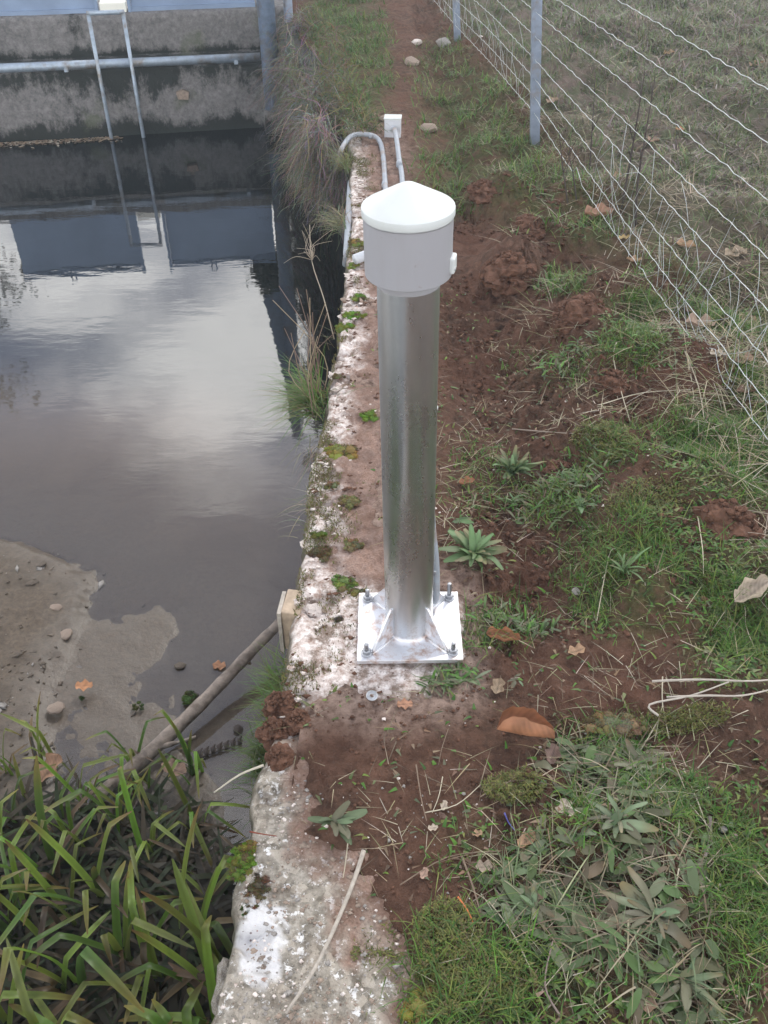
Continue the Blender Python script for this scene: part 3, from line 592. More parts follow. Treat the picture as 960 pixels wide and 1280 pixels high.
def scatter(n, x0, x1, y0, y1, thr=.0, seed=121):
    x = rng.uniform(x0, x1, n); y = rng.uniform(y0, y1, n); z = gz(x, y); d = grass_d(x, y, z) * (.08 + 1.5 * sst(.42, .62, fbm(x, y, 6, 4, seed)))
    k = (rng.uniform(0, 1, n) < d - thr) & (x > np.interp(y, EY, EX) + .06)
    return np.stack([x, y, z - .003], -1)[k]
P = scatter(260000, -.2, 1.75, .4, 3.2); n = len(P)
o = blades('grass', P, rng.uniform(.015, .050, n) * (1 + .9 * (rng.uniform(0, 1, n) < .15)), rng.uniform(.0016, .0036, n), pick(G1, n), rng.uniform(.1, 1.2, n), M['blade']); o['kind'] = 'stuff'
P = scatter(110000, -.9, 3.2, 3.0, 9.0, seed=131); n = len(P); fs_ = (P[:, 0] - (1.48 - .1326 * P[:, 1]) > 0)[:, None]
o = blades('rough_grass', P, rng.uniform(.03, .10, n), rng.uniform(.003, .007, n), np.where(fs_, pick(G2, n), pick(G1 + G2[:2], n)), rng.uniform(.2, 1.3, n), M['blade']); o['kind'] = 'stuff'
x = rng.uniform(1.2, 7, 60000); y = rng.uniform(4, 16, 60000); P = np.stack([x, y, gz(x, y) - .01], -1); n = len(P); P = P[fbm(x, y, 1.4, 3, 141) > .45]; n = len(P)
o = blades('dry_bracken', P, rng.uniform(.05, .16, n), rng.uniform(.006, .014, n), pick(G2 + [(.30, .235, .20), (.24, .19, .19), (.10, .075, .07)], n), rng.uniform(.5, 1.4, n), M['blade']); o['kind'] = 'stuff'
P = scatter(60000, -.2, 1.6, .45, 3.4, -.03, 136); n = len(P)
o = blades('weed_leaves', P + np.array([0, 0, .004]), rng.uniform(.010, .028, n), rng.uniform(.004, .010, n), pick(G1 + G2[:2], n), rng.uniform(.6, 1.5, n), M['blade']); o['kind'] = 'stuff'
# straw litter
def litter(name, n, region, lmin, lmax, w, cols, thr, seed):
    x = rng.uniform(region[0], region[1], n); y = rng.uniform(region[2], region[3], n); k = (fbm(x, y, 4, 3, seed) > thr) & (x > np.interp(y, EY, EX) + .06); x, y = x[k], y[k]
    P = np.stack([x, y, gz(x, y) + rng.uniform(.001, .012, len(x))], -1); n = len(P)
    o = blades(name, P, rng.uniform(lmin, lmax, n), rng.uniform(w * .6, w * 1.4, n), pick(cols, n), rng.uniform(1.2, 1.6, n), M['straw'], .12); o['kind'] = 'stuff'
litter('straw_litter', 4600, (.0, 1.4, .45, 3.0), .02, .10, .0016, DRY, .45, 151)
litter('straw_litter', 350, (-.2, .5, .45, 1.4), .02, .07, .0014, DRY, .42, 152)
litter('straw_litter', 5000, (.5, 2.4, 2.2, 5.5), .05, .18, .0026, DRY, .48, 153)
litter('fallen_stalks', 2600, (.9, 1.55, 1.8, 4.2), .08, .25, .0026, DRY, .44, 154)
litter('fallen_stalks', 4200, (1.3, 5.5, 3.0, 11), .06, .22, .004, DRY + [(.30, .26, .22)], .46, 158)
litter('leaf_litter', 3200, (.0, 1.5, .45, 3.5), .008, .022, .0055, [(.12, .075, .05), (.18, .115, .075), (.09, .055, .04), (.09, .10, .06), (.22, .16, .11)], .45, 155)
def trampled(name, n, spots_, lmin, lmax, w, cols, lean0):
    P = []
    for px, py, rx, ry in spots_:
        m = n // len(spots_); a, t = rng.uniform(0, 6.28, m), rng.uniform(0, 1, m) ** .6; u, v = px + rx * t * np.cos(a), py + ry * t * np.sin(a)
        dx, dv = (u - 480) / FPX, (640 - v) / FPX; dy, dz = cp + dv * sp, -sp + dv * cp; k = -HC / dz; P.append(np.stack([dx * k, dy * k, gz(dx * k, dy * k) + rng.uniform(.004, .016, m)], -1))
    P = np.concatenate(P); n = len(P); o = blades(name, P, rng.uniform(lmin, lmax, n), rng.uniform(w * .5, w * 1.4, n), pick(cols, n), rng.uniform(lean0, 1.6, n), M['blade'], .35, 5, w > .004); o['kind'] = 'stuff'
TG = [(.12, .17, .08), (.09, .14, .06), (.16, .19, .11), (.11, .12, .06), (.14, .11, .07), (.09, .16, .05)]
TS = [(745, 945, 60, 35), (780, 1000, 80, 45), (800, 1075, 80, 50), (700, 1090, 90, 45), (820, 1165, 80, 50), (660, 1130, 60, 40), (850, 1235, 70, 40), (740, 1180, 60, 40)]
trampled('trampled_leaves', 330, TS, .03, .075, .017, TG, 1.25)
trampled('trampled_grass', 1000, TS, .04, .11, .0026, TG + DRY[:3], .9)
trampled('weed_leaves', 800, [(690, 625, 60, 30), (720, 600, 40, 25), (640, 770, 60, 20), (560, 850, 40, 15), (820, 470, 60, 40), (700, 470, 40, 20)], .015, .05, .006, TG + G1[:2], .6)
trampled('ground_moss', 14000, [(560, 1170, 45, 40), (600, 1230, 70, 40), (545, 1240, 40, 40), (745, 566, 35, 12), (760, 590, 30, 12), (640, 990, 40, 20), (850, 905, 60, 14), (800, 650, 50, 18), (470, 1190, 30, 40)], .004, .013, .0026, [(.17, .18, .04), (.12, .15, .035), (.20, .19, .06), (.10, .13, .03), (.14, .11, .05)], .2)
# soil crumbs and pebbles (nobody could count them)
def crumbs(name, n, region, smin, smax, mat, seed, thr, inside=None):
    x = rng.uniform(region[0], region[1], n); y = rng.uniform(region[2], region[3], n); k = (fbm(x, y, 5, 3, seed) > thr) & (x > np.interp(y, EY, EX) + .05)
    if inside is not None: k &= inside(x, y)
    x, y = x[k], y[k]; n = len(x); s = smin + (smax - smin) * rng.uniform(0, 1, n) ** 3
    z = np.maximum(gz(x, y), np.where(x < .21, .0, -9)) + s * .25
    base = np.array([(1, 0, 0), (-1, 0, 0), (0, 1, 0), (0, -1, 0), (0, 0, .8), (0, 0, -.8), (.6, .6, .3), (-.6, .5, .35), (.5, -.65, .3), (-.55, -.6, .3)], float)
    fc = np.array([(4, 0, 6), (4, 6, 2), (4, 2, 7), (4, 7, 1), (4, 1, 9), (4, 9, 3), (4, 3, 8), (4, 8, 0), (0, 5, 6), (6, 5, 2), (2, 5, 7), (7, 5, 1), (1, 5, 9), (9, 5, 3), (3, 5, 8), (8, 5, 0)])
    V = base[None] * rng.uniform(.6, 1.2, (n, 10, 1)); th = rng.uniform(0, 6.28, n); c, sn = np.cos(th)[:, None], np.sin(th)[:, None]
    V = np.stack([V[..., 0] * c - V[..., 1] * sn, V[..., 0] * sn + V[..., 1] * c, V[..., 2]], -1) * s[:, None, None] + np.stack([x, y, z], -1)[:, None]
    F = (np.arange(n) * 10)[:, None, None] + fc[None]
    o = link(name, np_mesh(name, V.reshape(-1, 3), F.reshape(-1, 3), mat, k=3)); o['kind'] = 'stuff'; return o
crumbs('soil_crumbs', 15000, (-.26, 1.3, .45, 3.4), .0012, .0065, M['clod'], 161, .47, lambda x, y: gz(x, y) > np.where(x < .23, .004, -9))
crumbs('soil_crumbs', 6000, (.26, .85, 1.5, 4.5), .002, .013, M['clod'], 162, .48)
crumbs('gravel', 350, (-.28, .9, .45, 2.6), .0015, .006, M['lime_stone'], 164, .5)
crumbs('gravel', 350, (-.28, .25, .4, 1.1), .0015, .005, M['pebble_grey'], 165, .45)
def wall_rubble(name, n, smin, smax, mat, seed, span, y0=1.25, y1=4.8, thr=.46):
    y = rng.uniform(y0, y1, n); x = edge(y) + .012 + np.abs(rng.normal(0, span, n)); k = (fbm(x, y, 9, 3, seed) > thr) & (x < .17) & (gz(x, y) < .004) & ~((np.abs(x - PX) < .13) & (np.abs(y - PY) < .12)); x, y = x[k], y[k]; n = len(x)
    s = smin + (smax - smin) * rng.uniform(0, 1, n) ** 3; base = np.array([(1, 0, 0), (-1, 0, 0), (0, 1, 0), (0, -1, 0), (0, 0, .7), (0, 0, -.7), (.6, .6, .3), (-.6, .5, .35), (.5, -.65, .3), (-.55, -.6, .3)], float)
    fc = np.array([(4, 0, 6), (4, 6, 2), (4, 2, 7), (4, 7, 1), (4, 1, 9), (4, 9, 3), (4, 3, 8), (4, 8, 0), (0, 5, 6), (6, 5, 2), (2, 5, 7), (7, 5, 1), (1, 5, 9), (9, 5, 3), (3, 5, 8), (8, 5, 0)])
    V = base[None] * rng.uniform(.5, 1.3, (n, 10, 1)) * s[:, None, None] * np.array([1.2, 1, .55]) + np.stack([x, y, .002 + s * .05], -1)[:, None]
    o = link(name, np_mesh(name, V.reshape(-1, 3), ((np.arange(n) * 10)[:, None, None] + fc[None]).reshape(-1, 3), mat, k=3, smooth=False)); o['kind'] = 'stuff'
wall_rubble('wall_rubble', 700, .002, .010, M['lime_stone'], 181, .05)
wall_rubble('aggregate', 1500, .0015, .0065, M['stone'], 184, .16, .3, 1.15, .40)
wall_rubble('aggregate', 900, .0012, .005, M['lime_stone'], 185, .16, .3, 1.15, .45)
wall_rubble('aggregate', 700, .0015, .006, M['pebble_grey'], 186, .16, .3, 1.15, .42)
wall_rubble('wall_rubble', 900, .002, .010, M['clod'], 182, .12)
y = rng.uniform(1.3, 5, 26000); x = edge(y) + np.abs(rng.normal(.02, .07, 26000)); k = (fbm(x, y, 10, 4, 183) > .555) & (x < .15); P = np.stack([x[k], y[k], np.full(k.sum(), .001)], -1); n = len(P)
o = blades('moss_fuzz', P, rng.uniform(.004, .012, n), rng.uniform(.0015, .0035, n), pick([(.13, .12, .045), (.17, .16, .05), (.10, .13, .04), (.12, .085, .05)], n), rng.uniform(.1, 1.3, n), M['moss'], .3, 2); o['kind'] = 'stuff'
# mud litter
def mudlit(name, n, mat, smin, smax, flat, seed, only_bank=True):
    x = rng.uniform(-2.2, -.35, n); y = rng.uniform(1.3, 3.2, n); z, d1_, d2_ = bed(x, y); k = ((d1_ > -.03) if only_bank else (d2_ > -.03)) & (fbm(x, y, 5, 3, seed) > .45); x, y, z = x[k], y[k], z[k]; n = len(x)
    s = smin + (smax - smin) * rng.uniform(0, 1, n) ** 3; th = rng.uniform(0, 6.28, n); el_ = rng.uniform(1, 2.5, n)
    base = np.array([(1, 0, 0), (0, 1, 0), (-1, 0, 0), (0, -1, 0), (0, 0, 1), (0, 0, -1)], float); fc = np.array([(0, 1, 4), (1, 2, 4), (2, 3, 4), (3, 0, 4), (1, 0, 5), (2, 1, 5), (3, 2, 5), (0, 3, 5)])
    V = base[None] * rng.uniform(.6, 1.2, (n, 6, 1)); V[..., 0] *= el_[:, None]; V[..., 2] *= flat; c, sn = np.cos(th)[:, None], np.sin(th)[:, None]
    V = np.stack([V[..., 0] * c - V[..., 1] * sn, V[..., 0] * sn + V[..., 1] * c, V[..., 2]], -1) * s[:, None, None] + np.stack([x, y, z + WZ + s * .2], -1)[:, None]
    o = link(name, np_mesh(name, V.reshape(-1, 3), ((np.arange(n) * 6)[:, None, None] + fc[None]).reshape(-1, 3), mat, k=3)); o['kind'] = 'stuff'
mudlit('mud_chips', 1600, M['bark'], .0015, .010, .3, 171)
mudlit('pale_chips', 500, M['pebble_grey'], .002, .016, .22, 172)
mudlit('mud_chips', 350, M['bark'], .002, .010, .4, 173, False)
mudlit('mud_crumbs', 2200, M['mud'], .002, .009, .5, 174)
# ------------------------------------------------------------------ moss cushions
def moss(px, py, wpx, hpx, col, label, dz=0.0):
    p = at(px, py, .002 + dz); depth = p.y * cp - (p.z - HC) * sp; RX = wpx / FPX * depth * .68; RY = RX * hpx / max(wpx, 1) * 1.25
    rs = random.Random(int(px * 31 + py)); b = MB(); lobes = max(6, min(34, int(wpx * hpx / 16))); fl = .45 if dz > .005 else 1
    for li in range(lobes):
        t = rs.random() ** .6; a = rs.uniform(0, 6.28); c0 = Vector((math.cos(a) * RX * t * .8, math.sin(a) * RY * t * .8, rs.uniform(-.002, .001)))
        rx = min(RX, RY * 1.6) * rs.uniform(.14, .42) * (1.1 - .5 * t); ry = rx * rs.uniform(.6, 1.1); hz = rx * rs.uniform(.4, .8) * fl; sd = rs.uniform(0, 50)
        lc = tuple(k * rs.uniform(.7, 1.25) for k in col)
        if rs.random() < .12: lc = (.10, .075, .035)
        bm = bmesh.new(); bmesh.ops.create_icosphere(bm, subdivisions=2, radius=1)
        for v in bm.verts:
            k = 1 + .45 * mnoise.noise(v.co * 1.6 + Vector((sd, 1, 2))) + .2 * mnoise.noise(v.co * 5 + Vector((sd, 7, 2))); v.co = Vector((v.co.x * rx * k, v.co.y * ry * k, v.co.z * hz * k)) + c0
        bm.normal_update(); b.add([v.co for v in bm.verts], [tuple(v.index for v in f.verts) for f in bm.faces], lc)
        vv = [(v.co.copy(), v.normal.copy()) for v in bm.verts if v.co.z > c0.z - .001]; bm.free()
        for _ in range(int(50 + 7000 * rx)):
            q0, nn = rs.choice(vv); q0 = q0 + Vector((rs.gauss(0, rx * .15), rs.gauss(0, ry * .15), 0)) - nn * .001
            d = (nn + Vector((rs.gauss(0, .6), rs.gauss(0, .6), rs.gauss(0, .3)))).normalized(); L_ = rs.uniform(.002, .006) * (1 + rx * 6); s_ = d.orthogonal().normalized() * .0011
            b.add([q0 - s_, q0 + s_, q0 + d * L_], [(0, 1, 2)], tuple(min(1, k * rs.uniform(.6, 1.6)) for k in lc))
    tag(b.build('moss_cushion', M['moss'], None, True, p), label, 'moss', 'moss cushions on the wall')
MG, MY, MO, MB_ = (.13, .19, .030), (.21, .20, .050), (.175, .150, .070), (.115, .088, .045)
for a in [(302, 1080, 30, 40, MG, 'bright green moss cushion hanging over the wall edge, nearest the sedges'), (310, 1062, 20, 16, MY, 'small yellow-green moss tuft just above the bright green cushion'),
          (322, 1113, 24, 34, MB_, 'brown and olive moss cushion inside the wall edge, by the white lichen'), (308, 1138, 13, 11, (.04, .075, .02), 'tiny dark green moss dot below the brown cushion'),
          (426, 566, 36, 20, MY, 'wide yellow-green moss cushion just below the overhanging grass tuft'), (415, 607, 18, 12, MO, 'small olive moss patch on the edge between two white blocks'),
          (437, 627, 26, 15, MO, 'olive moss cushion on the bright white part of the wall'), (398, 668, 18, 10, MG, 'small green moss tuft at the water edge of the wall, above the brown one'),
          (400, 691, 24, 20, MB_, 'round brown-olive moss cushion at the water edge of the wall'), (441, 680, 24, 16, MO, 'dull olive moss patch on the dusty soil left of the pipe'),
          (429, 729, 26, 22, (.14, .17, .05), 'round pale green moss cushion nearest the base plate'), (447, 741, 24, 10, MO, 'flat olive moss strip behind the left rear anchor bolt'),
          (424, 774, 13, 8, (.09, .09, .06), 'small grey-green moss spot left of the base plate'), (446, 304, 22, 14, MY, 'yellow-green moss tuft beside the cap on the wall edge'),
          (440, 332, 16, 11, MY, 'small moss tuft at the end of the conduit crossing the wall'), (447, 372, 18, 12, MG, 'green moss tuft below the cap, furthest in from the edge'),
          (442, 394, 28, 12, MG, 'bright green long moss cushion below the cap'), (433, 410, 24, 14, MG, 'bright green moss cushion at the edge, lowest of the pair under the cap'),
          (424, 470, 15, 11, MO, 'olive moss tuft on the wall edge above the dry stems'), (464, 520, 26, 14, MG, 'green moss patch touching the left side of the pipe halfway down'),
          (745, 566, 46, 16, MY, 'yellow moss patch on the bare soil right of the upper rosette'), (725, 590, 30, 14, (.10, .10, .03), 'dark yellow moss beside the yellow patch'),
          (770, 905, 70, 22, MO, 'low brown moss pad under the loose pale stems at right')]:
    moss(*a, dz=(.012 if a[0] > 700 else 0))
def mossflat(px, py, w, h, col, label):
    moss(px, py, w, h, col, label, .0)
mossflat(540, 1262, 70, 30, MY, 'yellow-green moss mat at the bottom right end of the bare concrete')
mossflat(575, 1165, 34, 22, MY, 'thin yellow moss patch around the short orange strip')
mossflat(625, 985, 28, 14, MO, 'small olive moss patch below the big curled leaf')
# ------------------------------------------------------------------ leaves: rosettes, dead leaves
def leaf_strip(L_, W_, bend, col, fold=.25, wav=.1, tipcol=None, seg=7, sharp=.55, seed=0, ang0=.62):
    b = MB(); pos = Vector((0, 0, 0)); ang = ang0
    cols = []
    for k in range(seg + 1):
        t = k / seg; w = W_ * (math.sin(math.pi * min(1, t * .91 + .05)) ** sharp) * .5 * (1 + .12 * math.sin(5 * t + seed)); z = fold * w + wav * w * math.sin(9 * t + seed)
        b.v += [(pos.x, -w, pos.z + z), (pos.x, 0, pos.z), (pos.x, w, pos.z + fold * w + wav * w * math.sin(7 * t + 2 + seed))]
        cc = col if tipcol is None else tuple(col[i] + (tipcol[i] - col[i]) * max(0, (t - .55) / .45) for i in range(3))
        b.c += [cc, tuple(min(1, q_ * 1.25) for q_ in cc), cc]
        st = L_ / seg; pos = pos + Vector((math.cos(ang) * st, 0, math.sin(ang) * st)); ang -= bend / seg * (1.6 if k < 3 else .7)
    b.f = [(3 * k + j, 3 * k + j + 1, 3 * k + j + 4, 3 * k + j + 3) for k in range(seg) for j in (0, 1)]
    return b.mesh('leaf', M['leaf'])
def rosette(px, py, rad, n, cols, label, group=None, up=0.0, wr=.26, cat='plant'):
    rad *= 1.3 if up > 0 else 1.02; p = on(px, py, .002); t = thing('rosette_plant', label, cat, p, group)
    ms = [leaf_strip(rad * random.uniform(.7, 1.1), rad * wr * random.uniform(.6, 1.1), (1.0 + .6 * random.random() - up) if up > 0 else random.uniform(.35, .75), random.choice(cols), random.uniform(.1, .35), random.uniform(.15, .4), tipcol=random.choice([(.16, .12, .06), (.2, .16, .09)]) if random.random() < .4 else None, seed=i * 1.7 + px, seg=9, ang0=.62 if up > 0 else .28) for i in range(8)]
    for i in range(n):
        o = link('leaf', random.choice(ms), t); inner = i / n; s = random.uniform(.55 if up > 0 else .4, 1.15) * (1 - .2 * inner)
        o.rotation_euler = (random.uniform(-.5, .5), (-.85 if up > 0 else -.35) * inner + random.uniform(-.2, .15) - .10 - up * .3, i * 2.4 + random.uniform(-.5, .5) * (1 if up > 0 else 3)); o.scale = (s, s * random.uniform(.75, 1.2), s); o.location = (random.gauss(0, .004), random.gauss(0, .004), .010 + .006 * inner)
GL = [(.115, .185, .080), (.14, .21, .10), (.085, .15, .065)]; GW = [(.13, .18, .10), (.16, .20, .12), (.10, .15, .08), (.14, .14, .09)]
rosette(592, 702, .078, 56, GL, 'full green rosette of narrow leaves right behind the base plate', up=.1, wr=.2)
rosette(640, 598, .080, 48, GL, 'green rosette with upright leaf and an orange dead leaf resting on it', up=.4, wr=.2)
rosette(420, 1032, .060, 15, GW, 'pale wilted rosette at the edge between concrete and soil', up=-.1, wr=.34)
rosette(668, 1140, .072, 13, GW, 'drooping grey-green broad-leaved rosette left of the trampled leaves', up=-.1, wr=.30)
rosette(815, 1150, .095, 15, GW, 'large trampled rosette of limp grey-green leaves at bottom right', up=-.25, wr=.24)
rosette(770, 1030, .072, 14, GW, 'limp flattened rosette among the dead grass right of the pale tan leaf', up=-.25, wr=.27)
rosette(795, 960, .066, 13, GW, 'flattened grey-green rosette beside the thin upright stems', up=-.25, wr=.26)
rosette(640, 632, .06, 9, GL, 'low green rosette tucked under the upright-leaved rosette', up=-.1, wr=.24)
rosette(575, 655, .05, 6, GL, 'few flat green leaves between the pipe and the rosettes', up=-.2, wr=.3)
rosette(855, 1230, .08, 13, GW, 'lowest limp broad-leaved rosette near the bottom right corner', up=-.2, wr=.25)
rosette(725, 640, .05, 9, GL, 'small leafy weed tuft right of the two green rosettes', up=.2, wr=.22)
rosette(645, 855, .035, 4, GW, 'two or three pale flat leaves on bare soil right of the plate', up=-.3, wr=.34)
rosette(780, 720, .07, 16, GL, 'dark narrow-leaved weed in the middle of the green grass', up=.4, wr=.1)
def wl(px, py, L_, rot, col, label):
    p = on(px, py, .008); o = link('wilted_leaf', leaf_strip(L_, L_ * .36, .95, col, .2, .25, seed=px), None, p); o.rotation_euler = (random.uniform(-.2, .2), .5, rot)
    tag(o, label, 'leaf', 'loose wilted green leaves')
for px, py, L_, r_, lab in [(735, 915, .075, .2, 'flat grey-green wilted leaf right of the big curled leaf'), (720, 965, .07, 1.9, 'upright folded green leaf below the flat grey-green one'), (690, 965, .06, 2.5, 'wilted leaf just left of the folded green leaf'),
                            (700, 1060, .06, .4, 'wilted leaf below the pale tan leaf'), (745, 1045, .055, 2.8, 'small bright green leaf in the trampled grass'), (800, 1085, .085, 3.3, 'long limp leaf over the trampled rosette'),
                            (760, 1120, .09, 3.5, 'long pale leaf pointing left from the trampled rosette'), (905, 1035, .045, .3, 'small grey-green leaf on dark soil at the right edge'), (875, 1075, .06, 4.4, 'broad leaf standing right of the trampled rosette'),
                            (880, 1260, .08, -.7, 'long green leaf slanting down at bottom right'), (672, 985, .04, .5, 'small pale leaf with a brown tip below the curled leaf'), (640, 1010, .035, 2.6, 'narrow wilted leaf left of the blue strip')]:
    wl(px, py, L_, r_, random.choice(GW), lab)
def dead_leaf(px, py, size, col, label, curl=1.0, rot=0.0, z=None, group=None, name='dead_leaf', asp=.7, tilt=0.0):
    p = on(px, py, .006 + .12 * size * curl) if z is None else at(px, py, z)
    big = curl > 2; b = MB(); nu, nv = 19, 11; s0 = px * .37 + py * .11
    for i in range(nu):
        for j in range(nv):
            u, v = i / (nu - 1) * 2 - 1, j / (nv - 1) * 2 - 1
            wid = (1 - u * u) ** (.36 if big else .5) * (1 + (.22 if curl < 1 else .08) * math.sin(6.5 * u + s0) * (not big) + (.03 if big else .06) * math.sin(17 * u + s0)) * asp * (1 - (.25 * u if big else 0)); x = u * size * .5; y = v * wid * size * .5
            a = curl * (v * 1.1); rr = wid * size * .5
            yy_ = rr * math.sin(a) / max(curl, .05) / 1.1 if curl > .05 else y; zz = rr * (1 - math.cos(a)) / max(curl, .05) / 1.1 + .13 * size * min(curl, .8) * u * u
            if big: zz -= .13 * size * .8 * u * u - .02 * size * math.sin(5 * u + 1) * v
            else: zz += .05 * size * math.sin(7 * u + s0) * v 
            zz += .03 * size * mnoise.noise(Vector((u * 3, v * 3, s0)))
            b.v.append((x, yy_, zz)); k = 1 + .35 * mnoise.noise(Vector((u * 2.3, v * 2.3, s0 + 9))) - (.3 if abs(v) < .12 else 0) - (.18 if abs((abs(v) * 1.3 + u * 2.2) % .5 - .25) > .19 else 0); b.c.append(tuple(min(1, q_ * k) for q_ in col))
    b.f = [(i * nv + j, (i + 1) * nv + j, (i + 1) * nv + j + 1, i * nv + j + 1) for i in range(nu - 1) for j in range(nv - 1)]
    o = b.build(name, M['dead'], None, True, p); o.rotation_euler = (tilt, random.uniform(-.15, .15), rot)
    return tag(o, label, 'leaf', group)
RU, TA, PA, BR, OR_ = (.34, .155, .085), (.42, .27, .17), (.50, .42, .34), (.17, .10, .07), (.50, .24, .12)
for a in [(655, 930, .128, RU, 'largest curled rust-brown dead leaf lying on the soil right of centre', 2.1, -.12, None, None, 'dead_leaf', 1.05, -.35), (628, 806, .085, RU, 'crumpled red-brown leaf just right of the base plate', 1.7, -.3), (720, 818, .045, TA, 'small brown leaf on bare soil right of the plate', .9, .3),
          (705, 1018, .052, PA, 'pale tan leaf standing in the trampled grass', .7, 1.3), (657, 1056, .050, TA, 'folded tan leaf left of and below the pale one', 1.2, .7), (604, 1087, .035, (.35, .28, .22), 'small grey-brown leaf by the dark twig', .7, .2),
          (820, 1003, .036, TA, 'small tan leaf in the grass below the loose stems', .8, 1.5), (808, 1255, .045, (.30, .20, .14), 'brown leaf at the very bottom under the limp leaves', .8, 1.3), (935, 752, .120, PA, 'big pale bleached leaf on green grass at the right edge', 1.5, .55),
          (583, 608, .055, RU, 'red-brown leaf left of the upper green rosette', 1.2, .5), (506, 883, .036, (.42, .22, .14), 'small flat orange-brown leaf below the base plate', .3, .1), (622, 862, .045, (.30, .22, .15), 'tan leaf scrap standing beside the pale flat leaves', .7, 1.3),
          (648, 905, .045, BR, 'dark brown leaf scrap at the left tip of the big curled leaf', 1.0, .3), (596, 1045, .022, TA, 'small round tan leaf bit near the dead stems', .8, .2), (555, 1010, .022, PA, 'tiny pale leaf bit on bare soil left of the straw', .8, 1.2),
          (541, 1038, .022, PA, 'small pale round bit on soil beside crossing straws', .8, .3), (690, 948, .05, (.20, .13, .11), 'dark purple-brown leaf beside the wilted green leaves', .9, 1.2), (530, 1095, .024, (.42, .28, .22), 'pinkish leaf bit on the moss edge', .8, 1.1),
          (748, 275, .15, (.32, .18, .12), 'big brown crumpled leaf at the foot of the dark saplings', 1.0, .4), (792, 330, .065, TA, 'orange-tan leaf left of the low fence wires', .9, -.5), (856, 313, .085, TA, 'curled tan leaf behind the fence wires', 1.1, -.4),
          (918, 322, .10, (.33, .26, .19), 'dull round brown leaf at right behind the fence', .7, .4), (872, 412, .12, (.36, .26, .20), 'pale brown leaf pile piece under the fence wires', .9, .2), (930, 408, .10, TA, 'tan leaf at the right edge caught on the wires', .8, .7),
          (862, 392, .06, BR, 'dark brown leaf left of the leaf pile by the wires', .8, 1.0), (925, 455, .08, (.33, .22, .16), 'brown leaf lying under the lower fence wire', .7, .1), (930, 495, .07, BR, 'dark curled leaf low on the fence side', 1.2, .3), (895, 447, .06, PA, 'pale leaf scrap between fence wires', .7, .4),
          (780, 300, .05, (.45, .33, .15), 'yellow-tan leaf beside the thin saplings', .6, .2), (945, 85, .10, TA, 'tan leaf far up the field at right', .8, .2), (835, 70, .09, TA, 'brown-tan leaf in the far field between wires', .8, .5), (815, 180, .09, (.33, .2, .15), 'reddish leaf in the grass behind the saplings', .8, .9),
          (930, 230, .07, PA, 'pale leaf in the field near the right edge', .7, .9), (850, 165, .06, OR_, 'small orange leaf in the far grass behind the fence', .7, .2), (690, 130, .09, (.35, .25, .18), 'brown leaf at the far post', .8, .9), (770, 225, .08, TA, 'tan leaf against the sapling stems', .8, 1.2)]:
    dead_leaf(*a)
for a in [(105, 857, .058, OR_, 'flat orange maple-like leaf lying on the mud', .25, .1, WZ + .045), (274, 832, .05, (.40, .20, .11), 'orange leaf under shallow water behind the branch', .3, -.3, WZ + .004), (218, 962, .085, (.42, .28, .22), 'pinkish-brown curled leaf at the lower end of the branch', 1.0, -.4, WZ + .07),
          (62, 962, .10, (.33, .19, .12), 'brown leaf caught among the sedge blades at left', .8, 1.2, WZ + .12)]:
    dead_leaf(*a)
